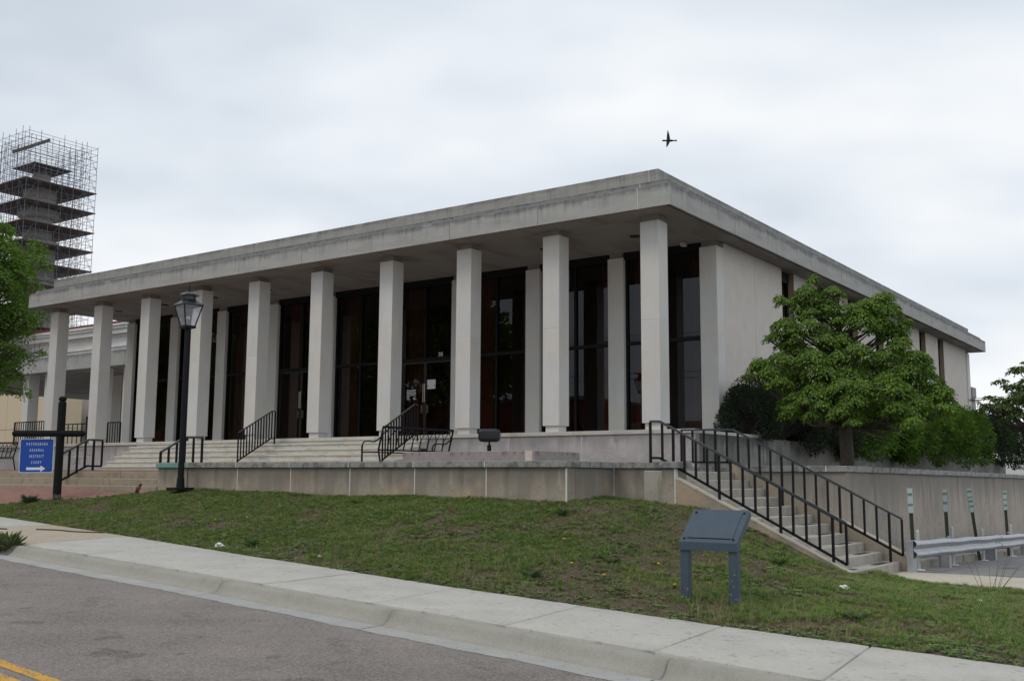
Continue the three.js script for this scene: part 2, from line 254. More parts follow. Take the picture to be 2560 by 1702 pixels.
const landY = (() => {                        // thin-plate spline through the measured heights
  const n = controls.length, N = n + 3, U = r2 => r2 > 0 ? r2 * Math.log(r2 + 1e-12) : 0, A = Array.from({ length: N }, () => new Float64Array(N + 1));
  for (let i = 0; i < n; i++) {
    for (let j = 0; j < n; j++) A[i][j] = U((controls[i][0] - controls[j][0]) ** 2 + (controls[i][1] - controls[j][1]) ** 2) + (i === j ? 0.3 : 0);
    A[i][n] = A[n][i] = 1; A[i][n + 1] = A[n + 1][i] = controls[i][0]; A[i][n + 2] = A[n + 2][i] = controls[i][1]; A[i][N] = controls[i][2];
  }
  for (let c = 0; c < N; c++) { let p = c; for (let i = c + 1; i < N; i++) if (Math.abs(A[i][c]) > Math.abs(A[p][c])) p = i; [A[c], A[p]] = [A[p], A[c]]; for (let i = 0; i < N; i++) if (i !== c) { const f = A[i][c] / A[c][c]; if (f) for (let k = c; k <= N; k++) A[i][k] -= f * A[c][k]; } }
  const w = A.map((r, i) => r[N] / r[i]);
  return (x, z) => { let t = w[n] + w[n + 1] * x + w[n + 2] * z; for (let i = 0; i < n; i++) t += w[i] * U((controls[i][0] - x) ** 2 + (controls[i][1] - z) ** 2); return t; };
})();
const lawnZ0 = x => x < -9.9 ? BRK(x) : x < 1.75 ? 7.2 : x < 3.1 ? 5.5 : x < 6.52 ? 5.85 : PADE(x);
const lumps = (x, z) => (vnoise(x * 1.1 + 50, z * 1.1 + 50, 9999, 9999, 3) - 0.5) * 0.05 * step(0, 0.6, BK(x) - z);
const lawnY = (x, z) => landY(x, z) + lumps(x, z);

structure('ground', box(-500, 500, -4.2, -3.9, -500, 500), lotM, 'wide dull ground reaching away to the horizon');
const road = structure('road', sheet(range(-120, 80, 100), x => GE(x) - 0.08, x => GE(x) + 9.5, 12, roadY), roadM, 'worn grey asphalt street in the foreground');
{
  const line = (off) => sheet(range(-60, 40, 60), x => GE(x) + off, x => GE(x) + off + 0.125, 1, (x, z) => roadY(x, z) + 0.004);
  mesh('yellow_line', line(3.56), yellowM, road); mesh('yellow_line', line(3.80), yellowM, road);
}
// gutter and kerb, cast in lengths
{
  const g = structGroup('gutter', 'pale concrete gutter strip beside the kerb');
  const ends = [-60, -40, -22, -12.5, -5.35, 0.78, 4.1, 7.75, 11, 14.2, 20, 40];
  for (let i = 0; i < ends.length - 1; i++) { const a = ends[i] + 0.008, b = ends[i + 1] - 0.008; mesh('gutter_length', sheet(range(a, b, 48), x => KB(x) - 0.05, x => GE(x) + 0.05 * (vnoise(x * 1.6 + 90, 3, 9999, 9, 4) - 0.5) + 0.035 * (vnoise(x * 6 + 90, 3, 9999, 9, 5) - 0.5), 1, (x, z) => roadY(x, z) + 0.003), gutterM, g); }
  const k = structGroup('kerb', 'rounded concrete kerb along the street');
  const prof = []; for (const [o, h] of [[0.022, -0.2], [0.022, 0.135], [0.036, 0.156], [0.10, 0.163], [0.155, 0.158], [0.19, 0.142], [0.215, 0.115], [0.245, 0.070], [0.285, 0.035], [0.335, 0.012], [0.36, -0.02]]) prof.push([o, h]);
  const lengths = (xs, old) => { for (let i = 0; i < xs.length - 1; i++) {
    const a = xs[i] + 0.012, b = xs[i + 1] - 0.012, n = 10, pos = [], uv = [], idx = [], m = prof.length;
    const cols = range(a, b, n);
    cols.forEach((x, ci) => prof.forEach(([o, h], j) => { const z = FR(x) + o; pos.push(x, roadY(x, z) + (old ? h * 0.93 + (hash2(ci, j, 5) - 0.5) * 0.03 : h), z); uv.push(x, j * 0.06); }));
    for (let c = 0; c < n; c++) for (let j = 0; j < m - 1; j++) { const q = c * m + j; idx.push(q, q + 1, q + m, q + 1, q + m + 1, q + m); }
    for (const [c0, flip] of [[0, 1], [n, 0]]) for (let j = 1; j < m - 1; j++) { const q = c0 * m; flip ? idx.push(q, q + j + 1, q + j) : idx.push(q, q + j, q + j + 1); }
    const geo = new THREE.BufferGeometry(); geo.setAttribute('position', new THREE.Float32BufferAttribute(pos, 3)); geo.setAttribute('uv', new THREE.Float32BufferAttribute(uv, 2)); geo.setIndex(idx); geo.computeVertexNormals();
    mesh('kerb_stone', geo, old ? oldKerbM : kerbM, k);
  } };
  lengths([-40, -24, -13, -5.35], true); lengths([-5.3, 0.82, 4.15, 7.8, 11.1, 14.3, 18, 24], false);
}
// pavement slabs
{
  const g = structGroup('sidewalk', 'pale concrete pavement of large slabs along the lawn');
  const jb = [-30, -18, -9.6, -6.12, -3.98, -1.07, 1.256, 3.33, 5.42, 7.34, 8.95, 10.55, 12.2, 14, 18, 24], jf = [-30, -17.2, -9, -5.45, -3.2, -0.57, 1.47, 3.64, 5.69, 7.54, 9.18, 10.85, 12.6, 14.4, 18.5, 24.5];
  mesh('bedding', sheet(range(-30, 24, 60), x => BK(x) - 0.4, x => FR(x) + 0.06, 2, (x, z) => walkY(x, z) - 0.035), darkJointM, g);
  for (let i = 0; i < jb.length - 1; i++) {
    const gap = 0.013, pos = [], uv = [], idx = [], rows = 4, n = 8, ox = i * 1.73, tilt = (hash2(i, 3, 8) - 0.5) * 0.006;
    for (let c = 0; c <= n; c++) for (let j = 0; j <= rows; j++) {
      const t = j / rows, x = lerp(lerp(jb[i] + gap, jb[i + 1] - gap, c / n), lerp(jf[i] + gap, jf[i + 1] - gap, c / n), t), zb = BK(x) + 0.012 * Math.sin(x * 7.1) + 0.008 * Math.sin(x * 17), z = lerp(zb, FR(x) - 0.010, t);
      const edge = (c === 0 || c === n || j === 0 || j === rows) ? -0.004 : 0.002;
      pos.push(x, walkY(x, z) + tilt + edge, z); uv.push(x + ox, z + ox);
    }
    for (let c = 0; c < n; c++) for (let j = 0; j < rows; j++) { const a = c * (rows + 1) + j, b = a + rows + 1; idx.push(a, a + 1, b, a + 1, b + 1, b); }
    // a skirt, so that each slab has its thickness
    const ring = []; for (let c = 0; c <= n; c++) ring.push(c * (rows + 1)); for (let j = 1; j <= rows; j++) ring.push(n * (rows + 1) + j); for (let c = n - 1; c >= 0; c--) ring.push(c * (rows + 1) + rows); for (let j = rows - 1; j > 0; j--) ring.push(j);
    const base = pos.length / 3; for (const r of ring) { pos.push(pos[3 * r], pos[3 * r + 1] - 0.08, pos[3 * r + 2]); uv.push(uv[2 * r], uv[2 * r + 1]); }
    ring.forEach((r, q) => { const s = ring[(q + 1) % ring.length], a = base + q, b = base + (q + 1) % ring.length; idx.push(r, s, a, s, b, a); });
    const geo = new THREE.BufferGeometry(); geo.setAttribute('position', new THREE.Float32BufferAttribute(pos, 3)); geo.setAttribute('uv', new THREE.Float32BufferAttribute(uv, 2)); geo.setIndex(idx); geo.computeVertexNormals();
    mesh('slab', geo, (i === 2 ? tanWalkM : walkM), g);
  }
}
structure('lawn', sheet(range(-16.4, 20, 240), lawnZ0, x => BK(x) + 0.03, 44, (x, z) => lawnY(x, z)), lawnM, 'patchy lawn sloping from the wall to the pavement');
structure('brick_path', sheet(range(-34, -9.7, 60), () => 7.2, x => x < -16.5 ? BK(x) + 0.03 : Math.max(7.25, BRK(x) + 0.25), 8, (x, z) => landY(Math.max(x, -18), z) + 0.004 + (z > BRK(x) ? -0.03 : 0)), brickM, 'red brick path at the foot of the lower steps');
structure('parking_lot', sheet(range(5.2, 60, 30), () => -60, () => 2.72, 30, (x, z) => -3.145 + 0.027 * (z - 2.7)), lotM, 'cracked grey parking lot beyond the concrete pad');
structure('path', sheet(range(6.2, 30, 40), () => 2.68, x => PADE(x) + 0.35, 6, (x, z) => -3.128 + (z > PADE(x) ? -0.02 : 0)), padM, 'pale concrete pad at the foot of the side stairs');
structure('terrace', [box(-10.16, 1.75, -1.6, -1.25, 0.1, 7.15), box(-34, -10.17, -1.6, -1.25, 0.1, 6.42), box(1.75, 3.0, -1.6, -1.252, 0.1, 5.55)], brickM, 'brick terrace between the wall and the building');
structure('planting_bed', box(1.05, 5.2, -1.8, -1.35, -40, 2.3), soilM, 'bare soil bed under the dogwood tree');
structure('sidewalk_opposite'.replace('_opposite', ''), sheet(range(-90, 60, 40), x => GE(x) + 9.5, x => GE(x) + 30, 3, (x, z) => roadY(x, GE(x) + 9.5) + 0.15), walkM, 'pavement on the far side of the street behind the viewer');
const wallSub = colourTexture(512, 512, (u, v) => { const g = fbm(u, v, 160, 160, 2, 801), c = fbm(u, v, 5, 5, 5, 802), t = fbm(u, v, 4, 3, 4, 805); return scaleC(mix3([0.325, 0.285, 0.235], [0.42, 0.325, 0.24], step(0.4, 0.62, t)), 0.93 + (g - 0.5) * 0.45 + (c - 0.5) * 0.3); });
const wallSub2 = colourTexture(512, 512, (u, v) => { const g = fbm(u, v, 150, 150, 2, 811), c = fbm(u, v, 5, 5, 5, 812), t = fbm(u, v, 4, 3, 4, 815); return scaleC(mix3([0.43, 0.36, 0.275], [0.36, 0.31, 0.25], step(0.4, 0.62, t)), 0.93 + (g - 0.5) * 0.45 + (c - 0.5) * 0.3); });
const blockT = colourTexture(512, 512, (u, v) => { const g = fbm(u, v, 150, 150, 2, 821), c = fbm(u, v, 6, 6, 5, 822), m = fbm(u, v, 14, 10, 4, 825); return mix3(scaleC([0.33, 0.315, 0.305], 0.93 + (g - 0.5) * 0.4 + (c - 0.5) * 0.3), [0.14, 0.135, 0.13], step(0.56, 0.72, m) * 0.6); });
// ------------------------------------------------------------------ the courthouse
const font = await new FontLoader().loadAsync('fonts/droid/droid_sans_bold.typeface.json');
const serif = await new FontLoader().loadAsync('fonts/droid/droid_serif_regular.typeface.json');
const building = thing('courthouse', 'long pale concrete courthouse with a colonnade of square columns under a flat overhanging roof', 'building');
const BAY = 3.05, SOFF = 5.39;
function column(parent, name, x1, z1, depth, w = 0.54) {        // x1 right face, z1 front face
  const g = sub(name, parent), x0 = x1 - w, z0 = z1 - depth;
  mesh('pedestal', box(x0 + 0.06, x1 - 0.06, -0.18, 0.0, z0 + 0.05, z1 - 0.06, 0.006), stone, g);
  mesh('shaft', box(x0, x1, 0, 2.637, z0, z1, 0.012), stone, g);
  mesh('shaft', box(x0, x1, 2.645, 5.235, z0, z1, 0.012), stone, g);
  mesh('joint', box(x0 + 0.006, x1 - 0.006, 2.634, 2.648, z0 + 0.006, z1 - 0.006), paleJointM, g);
  mesh('neck', box(x0 + 0.045, x1 - 0.045, 5.235, SOFF + 0.01, z0 + 0.04, z1 - 0.045, 0.006), soffitM, g);
}
for (let k = 0; k < 10; k++) column(building, 'column', -BAY * k - 0.02, 0, 0.5);
for (let k = 0; k < 10; k++) column(building, 'wall_pier', -BAY * k - 0.05, -3.6, k ? 0.34 : 0.5);
// glazed bays between the piers
const GZ = -3.80;
for (let k = 0; k < 9; k++) {
  const xa = -BAY * (k + 1) - 0.05, xb = -BAY * k - 0.59, xm = (xa + xb) / 2, y0 = -0.18, y1 = SOFF, yt = 2.62, isDoor = k === 3 || k === 5;
  const win = sub('window', building), fr = [];
  const f = (a, b, c, d, e = 0.07) => fr.push(box(a, b, c, d, GZ - e, GZ + e, 0.004));
  f(xa, xb, 5.17, y1 + 0.005, 0.13); f(xa, xa + 0.07, y0, 5.17); f(xb - 0.07, xb, y0, 5.17);
  f(xm - 0.04, xm + 0.04, yt + 0.05, 5.17); f(xa + 0.07, xb - 0.07, yt - 0.05, yt + 0.05, isDoor ? 0.085 : 0.07);
  if (!isDoor) { f(xm - 0.04, xm + 0.04, y0 + 0.07, yt - 0.05); f(xa + 0.07, xb - 0.07, y0, y0 + 0.07); }
  mesh('frame', fr, bronzeFrame, win);
  const pane = (a, b, c, d) => mesh('pane', new THREE.PlaneGeometry(b - a, d - c).translate((a + b) / 2, (c + d) / 2, GZ), glassM, win);
  for (const [a, b] of [[xa + 0.06, xm - 0.03], [xm + 0.03, xb - 0.06]]) { pane(a, b, yt + 0.04, 5.18); if (!isDoor) pane(a, b, y0 + 0.06, yt - 0.04); }
  if (isDoor) for (const s of [-1, 1]) {
    const a = s < 0 ? xa + 0.072 : xm + 0.004, b = s < 0 ? xm - 0.004 : xb - 0.072, dr = sub('door', building), fr2 = [], y2 = yt - 0.054, st = 0.055;
    fr2.push(box(a, a + st, y0 + 0.01, y2, GZ - 0.03, GZ + 0.03), box(b - st, b, y0 + 0.01, y2, GZ - 0.03, GZ + 0.03), box(a + st, b - st, y0 + 0.01, y0 + 0.22, GZ - 0.028, GZ + 0.028), box(a + st, b - st, y2 - 0.07, y2, GZ - 0.028, GZ + 0.028));
    mesh('frame', fr2, std({ color: new THREE.Color().setRGB(0.032, 0.030, 0.028), roughness: 0.45, metalness: 0.4 }), dr);
    mesh('pane', new THREE.PlaneGeometry(b - a - 2 * st + 0.02, y2 - y0 - 0.27).translate((a + b) / 2, (y0 + 0.21 + y2 - 0.06) / 2, GZ), glassM, dr);
    const hx = s < 0 ? b - 0.03 : a + 0.03;
    mesh('handle', [rod(V(hx, 1.15, GZ + 0.09), V(hx, 1.78, GZ + 0.09), 0.017), rod(V(hx, 1.2, GZ + 0.02), V(hx, 1.2, GZ + 0.09), 0.012), rod(V(hx, 1.73, GZ + 0.02), V(hx, 1.73, GZ + 0.09), 0.012)], std({ color: new THREE.Color().setRGB(0.42, 0.40, 0.35), roughness: 0.35, metalness: 0.8 }), dr);
    mesh('lock_plate', box(hx - 0.045 + s * 0.09, hx + 0.045 + s * 0.09, 0.78, 1.06, GZ + 0.03, GZ + 0.045), std({ color: new THREE.Color().setRGB(0.10, 0.07, 0.045), roughness: 0.5, metalness: 0.5 }), dr);
  }
}
{ // number, opening hours and the paper notice on the right-hand doors
  const white = std({ color: new THREE.Color().setRGB(0.72, 0.74, 0.74) });
  const n = new TextGeometry('35', { font, size: 0.135, depth: 0.004, curveSegments: 6 }); n.translate(-10.44, 2.70, GZ + 0.006); mesh('house_number', n, white, building);
  mesh('paper_notice', box(-10.92, -10.55, 1.60, 1.92, GZ + 0.004, GZ + 0.007), std({ color: new THREE.Color().setRGB(0.70, 0.69, 0.70) }), building);
  mesh('tape', [box(-10.905, -10.87, 1.69, 1.725, GZ + 0.0075, GZ + 0.009), box(-10.60, -10.565, 1.69, 1.725, GZ + 0.0075, GZ + 0.009)], std({ color: new THREE.Color().setRGB(0.12, 0.10, 0.10) }), building);
  const r = rngOf(5), bits = []; for (let row = 0; row < 8; row++) { let x = -11.84; const y = 1.58 - row * 0.045; while (x < -11.45) { const w = 0.03 + r() * 0.06; if (!(row > 4 && x > -11.72 && x < -11.56)) bits.push(box(x, x + w, y, y + 0.024, GZ + 0.004, GZ + 0.006)); x += w + 0.012; } }
  mesh('hours_lettering', bits, white, building);
}
// inside: brown panels added to imitate column reflections, floor, back wall, ceiling
{ const reflectionPanelM = std({ color: new THREE.Color().setRGB(0.23, 0.135, 0.10), side: THREE.DoubleSide }); for (let k = 0; k < 9; k++) for (const [a, w] of [[-BAY * (k + 1) + 0.02, 0.62 + 0.2 * hash2(k, 1, 3)], [-BAY * k - 1.12, 0.40 + 0.2 * hash2(k, 2, 3)]]) { const n = 28, pos = [], idx = []; for (let i = 0; i <= n; i++) { const x = a + w * i / n, z = -4.22 + 0.045 * Math.sin(i * 1.45 + k); pos.push(x, -0.16, z, x, 5.36, z * 1.002); if (i < n) idx.push(2 * i, 2 * i + 2, 2 * i + 1, 2 * i + 1, 2 * i + 2, 2 * i + 3); } const g = new THREE.BufferGeometry(); g.setAttribute('position', new THREE.Float32BufferAttribute(pos, 3)); g.setIndex(idx); g.computeVertexNormals(); mesh('reflection_panel', g, reflectionPanelM, building); } }
mesh('interior_floor', box(-27.9, -0.4, -0.5, -0.2, -34.8, -3.95), interiorFloorM, building);
mesh('interior_wall', box(-27.9, -0.5, -0.2, 5.3, -11.2, -11), interiorM, building);
mesh('interior_ceiling', box(-27.9, -0.4, 5.405, 5.5, -34.8, -3.95), interiorM, building);
// walls at the side, rear and far end
mesh('end_wall', box(-28.1, -27.95, -1.6, 5.40, -34.9, -4.0), tanM, building);
mesh('rear_wall', box(-27.95, -0.35, -1.6, 5.40, -35.0, -34.8), tanM, building);
{
  const W0 = -8.62, WP = 3.36, WW = 1.10, X = -0.05, cuts = [[-4.1, -6.345], [-6.36, W0]];
  for (let i = 0; i < 6; i++) cuts.push([W0 - WP * i - WW, W0 - WP * (i + 1)]);
  cuts.push([W0 - WP * 6 - WW, -32.43], [-32.445, -34.6]);
  for (const [a, b] of cuts) mesh('wall_panel', box(X - 0.3, X, -0.9, SOFF + 0.006, b, a, 0.012), tanM, building);
  mesh('joint', [box(X - 0.2, X - 0.012, -0.9, SOFF, -6.37, -6.335), box(X - 0.2, X - 0.012, -0.9, SOFF, -32.455, -32.42)], brownJointM, building);
  column(building, 'rear_pier', 0.0, -34.6, 0.6, 0.4);
  for (let i = 0; i < 7; i++) {
    const za = W0 - WP * i, zb = za - WW, w = sub('window', building), fr = [], gx = X - 0.26;
    fr.push(box(gx - 0.04, gx + 0.06, -0.9, SOFF, za - 0.06, za - 0.001), box(gx - 0.04, gx + 0.06, -0.9, SOFF, zb + 0.001, zb + 0.06), box(gx - 0.04, gx + 0.10, 5.05, SOFF + 0.004, zb + 0.06, za - 0.06));
    for (const y of [0.55, 2.0, 3.45]) fr.push(box(gx - 0.03, gx + 0.05, y - 0.035, y + 0.035, zb + 0.06, za - 0.06));
    mesh('frame', fr, bronzeFrame, w);
    for (const [a, b] of [[-0.9, 0.52], [0.58, 1.97], [2.03, 3.42], [3.48, 5.06]]) mesh('pane', new THREE.PlaneGeometry(WW - 0.1, b - a).rotateY(Math.PI / 2).translate(gx, (a + b) / 2, (za + zb) / 2), glassM, w);
    mesh('reveal', box(X - 0.22, X - 0.004, -0.9, SOFF, zb - 0.014, zb + 0.012), std({ color: new THREE.Color().setRGB(0.30, 0.235, 0.17) }), w);
  }
  mesh('side_backing', box(-0.6, -0.45, -1.6, 5.38, -34.8, -4.2), interiorM, building);
  mesh('wall_stub', [box(-0.35, 0.02, -1.6, 2.95, -36.1, -35.28, 0.01), box(-0.37, 0.05, 2.96, 3.5, -36.2, -35.26, 0.01)], parapetM, building);
}
// roof: three set-back tiers of cast panels, with sealed joints
{
  const roof = sub('roof', building), g = 0.011;
  const xj = [0.70]; for (let k = 0; k < 10; k++) if (-0.23 - BAY * k > -28.2) xj.push(-0.23 - BAY * k); xj.push(-28.45);
  const zj = [0.75]; for (let z = -0.18; z > -35.4; z -= BAY) zj.push(z); zj.push(-35.85);
  const tier = (name, mat, y0, y1, ox, oz, left, back, th) => {
    const fit = [y0, y1, 7.3], fillers = [];
    const xs = xj.map((x, i) => i === 0 ? ox : i === xj.length - 1 ? left : x), zs = zj.map((z, i) => i === 0 ? oz - th : i === zj.length - 1 ? back : z);
    for (let i = 0; i < xs.length - 1; i++) { mesh(name, box(xs[i + 1] + (i === xs.length - 2 ? 0 : g), xs[i] - (i ? g : 0), y0, y1, oz - th, oz - (hash2(i, 2, 4) - 0.5) * 0.004, 0.012, fit), mat, roof); if (i) fillers.push(box(xs[i] - g, xs[i] + g, y0 + 0.004, y1 - 0.004, oz - th, oz - 0.012)); }
    for (let i = 0; i < zs.length - 1; i++) { mesh(name, box(ox - th, ox - 0.0015 - (hash2(i, 7, 4) - 0.5) * 0.003, y0 + 0.0008, y1 - 0.0008, zs[i + 1] + (i === zs.length - 2 ? 0 : g), zs[i] - (i ? g : 0.002), 0.012, fit), mat, roof); if (i) fillers.push(box(ox - th, ox - 0.013, y0 + 0.004, y1 - 0.004, zs[i] - g, zs[i] + g)); }
    mesh(name, box(left, left + th, y0 + 0.001, y1 - 0.001, back + th + 0.002, oz - th - 0.002, 0.012, fit), mat, roof);
    mesh(name, box(left + th + 0.002, ox - th - 0.002, y0 + 0.001, y1 - 0.001, back, back + th, 0.012, fit), mat, roof);
    fillers.forEach((f, i) => mesh('joint', f, i < 1 || i === xs.length - 2 ? paleJointM : greyJointM, roof));
  };
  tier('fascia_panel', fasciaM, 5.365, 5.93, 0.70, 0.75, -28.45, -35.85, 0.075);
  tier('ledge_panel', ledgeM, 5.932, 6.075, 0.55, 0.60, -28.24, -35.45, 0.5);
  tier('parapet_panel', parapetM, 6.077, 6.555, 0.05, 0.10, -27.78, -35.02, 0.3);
  mesh('deck', box(-27.7, 0.0, 6.0, 6.2, -34.9, 0.05), capM, roof);
  mesh('groove_shade_lining', [box(-28.36, 0.62, 5.62, 5.925, 0.50, 0.672), box(0.44, 0.622, 5.62, 5.924, -35.76, 0.498), box(-28.372, -28.18, 5.62, 5.924, -35.76, 0.498)], bronzeFrame, roof);  // added lid stops light leaking in; near-black colour stands for the groove shade
  const sof = (x0, x1, z0, z1) => mesh('soffit_panel', box(x0 + 0.004, x1 - 0.004, SOFF, 5.46, z0 + 0.004, z1 - 0.004), soffitM, roof);
  for (let k = -1; k < 10; k++) { const a = k < 0 ? -0.29 : -BAY * k - 0.29, b = k < 0 ? 0.53 : a, x0 = k < 0 ? -0.29 : (k === 9 ? -28.28 : a - BAY), x1 = k < 0 ? 0.53 : a; sof(x0, x1, -0.25, 0.58); sof(x0, x1, -3.93, -0.25); }
  for (let z = -3.93; z > -35.3; z -= BAY) sof(-0.30, 0.53, Math.max(z - BAY, -35.6), z);
  mesh('soffit_panel', box(-28.28, -27.95, SOFF, 5.46, -35.6, -3.94), soffitM, roof);
  mesh('soffit_panel', box(-27.94, -0.31, SOFF, 5.46, -35.6, -35.0), soffitM, roof);
  const ringG = new THREE.TorusGeometry(0.13, 0.022, 6, 20).rotateX(Math.PI / 2), discG = new THREE.CylinderGeometry(0.115, 0.115, 0.02, 16);
  for (let k = 0; k < 9; k++) { const l = sub('ceiling_light', roof); l.position.set(-1.75 - BAY * k, SOFF - 0.004, -1.9); mesh('ring', ringG, bronzeFrame, l); mesh('lens', discG, std({ color: new THREE.Color().setRGB(0.05, 0.05, 0.05), roughness: 0.3 }), l); }
  mesh('camera_box', box(-1.05, -0.9, 5.27, 5.385, -3.5, -3.3, 0.02), std({ color: new THREE.Color().setRGB(0.45, 0.43, 0.38) }), roof);
}
// podium: floor, coping, front wall panels and the engraved panel
const podium = sub('podium', building), copingM = std({ map: rep(creamT, 3, 3), color: new THREE.Color().setRGB(0.86, 0.88, 0.90) });
mesh('floor', box(-33.9, 0.94, -0.6, -0.19, -3.9, 0.2), stone, podium);
for (let i = 0, x = 1.03; x > -34; i++) { const w = i ? 2.35 : 1.15, a = Math.max(x - w, -34); mesh('coping', box(a + 0.005, x - 0.005, -0.285, -0.18, -0.05, 0.26, 0.01), x > -7.5 || x < -21.5 ? copingM : creamM, podium); x = a; if (x <= -34) break; }
{
  const js = [1.03, 0.1, -2.23, -4.58, -6.93, -7.5], fit = [-1.6, -0.287, 5.2];
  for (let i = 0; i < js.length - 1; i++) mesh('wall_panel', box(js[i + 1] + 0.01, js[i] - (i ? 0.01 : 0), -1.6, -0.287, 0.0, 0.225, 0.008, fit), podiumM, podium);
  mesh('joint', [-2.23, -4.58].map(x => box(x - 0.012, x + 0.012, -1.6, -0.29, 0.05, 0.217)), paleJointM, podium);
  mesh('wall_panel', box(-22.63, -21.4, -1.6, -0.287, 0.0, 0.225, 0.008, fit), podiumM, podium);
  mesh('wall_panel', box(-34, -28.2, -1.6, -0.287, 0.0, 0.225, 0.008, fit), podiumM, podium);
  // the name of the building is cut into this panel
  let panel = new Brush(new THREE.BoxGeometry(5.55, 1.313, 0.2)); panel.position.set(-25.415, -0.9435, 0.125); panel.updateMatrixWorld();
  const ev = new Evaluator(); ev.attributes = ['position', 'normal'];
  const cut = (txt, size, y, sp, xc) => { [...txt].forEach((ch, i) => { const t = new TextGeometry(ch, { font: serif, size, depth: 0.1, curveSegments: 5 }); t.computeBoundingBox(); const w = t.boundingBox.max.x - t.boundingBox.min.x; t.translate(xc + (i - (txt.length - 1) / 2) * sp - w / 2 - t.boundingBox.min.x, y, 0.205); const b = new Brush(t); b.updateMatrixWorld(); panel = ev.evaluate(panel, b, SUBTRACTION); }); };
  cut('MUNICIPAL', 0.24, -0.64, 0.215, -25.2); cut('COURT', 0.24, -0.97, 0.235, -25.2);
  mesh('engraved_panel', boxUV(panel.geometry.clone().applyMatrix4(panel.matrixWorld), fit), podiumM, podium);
}
// planter wall under the hedge, running back along the side of the building
{
  const w = thing('planter_wall', 'dark streaked planter wall running back under the hedges beside the courthouse', 'wall'), fit = [-1.8, -0.27, 5.0];
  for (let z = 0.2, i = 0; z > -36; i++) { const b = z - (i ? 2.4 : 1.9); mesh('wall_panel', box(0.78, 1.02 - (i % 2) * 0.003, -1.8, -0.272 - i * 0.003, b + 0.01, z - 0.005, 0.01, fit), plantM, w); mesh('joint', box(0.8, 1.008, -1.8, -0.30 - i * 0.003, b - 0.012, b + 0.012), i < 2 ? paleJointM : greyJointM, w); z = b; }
  mesh('soil', box(-0.04, 0.77, -1.0, -0.36, -36, -4.1), soilM, w);
}
// front steps up to the colonnade
{
  const s = thing('stone_steps', 'wide cream stone steps rising to the colonnade behind the bench', 'steps');
  const xs = range(-21.4, -7.5, 6);
  for (let i = 1; i <= 5; i++) { const off = (i % 2) * 1.1, cuts = [-21.4, ...range(-21.4 + 1.16 + off, -7.5 - 1.16, 5), -7.5]; for (let j = 0; j < cuts.length - 1; j++) mesh('step_slab', [box(cuts[j] + 0.004, cuts[j + 1] - 0.004, -0.18 - 0.178 * i - 0.065, -0.18 - 0.178 * i, 0.2 + 0.3 * (i - 1), 0.25 + 0.3 * i, 0.014), box(cuts[j] + 0.006, cuts[j + 1] - 0.006, -0.18 - 0.178 * (i + 1) - 0.03, -0.18 - 0.178 * i - 0.06, 0.2 + 0.3 * (i - 1), 0.222 + 0.3 * i)], creamM, s); }
  mesh('base', box(-21.38, -7.52, -1.6, -1.1, 0.2, 1.7), creamM, s);
  mesh('riser', box(-21.4, -7.5, -0.40, -0.286, 0.05, 0.225), creamM, s);
}
// lower steps from the brick path to the terrace
{
  const lowStepM = std({ map: rep(stepT, 2.3, 1.1), color: new THREE.Color().setRGB(0.86, 0.78, 0.68), bumpMap: rep(grainH, 0.3, 0.3), bumpScale: 0.002 });
  const s = thing('lower_steps', 'three broad weathered concrete steps behind the blue sign', 'steps');
  [[-1.285, 6.80], [-1.475, 7.12], [-1.662, 7.44]].forEach(([y, z], i) => { const cuts = [-34, -26, -20.3, -15.6, -12.6, -10.16]; for (let j = 0; j < cuts.length - 1; j++) mesh('step_slab', box(cuts[j] + 0.004, cuts[j + 1] - 0.004, y - 0.5, y, z - 0.5, z, 0.018), lowStepM, s); });
}
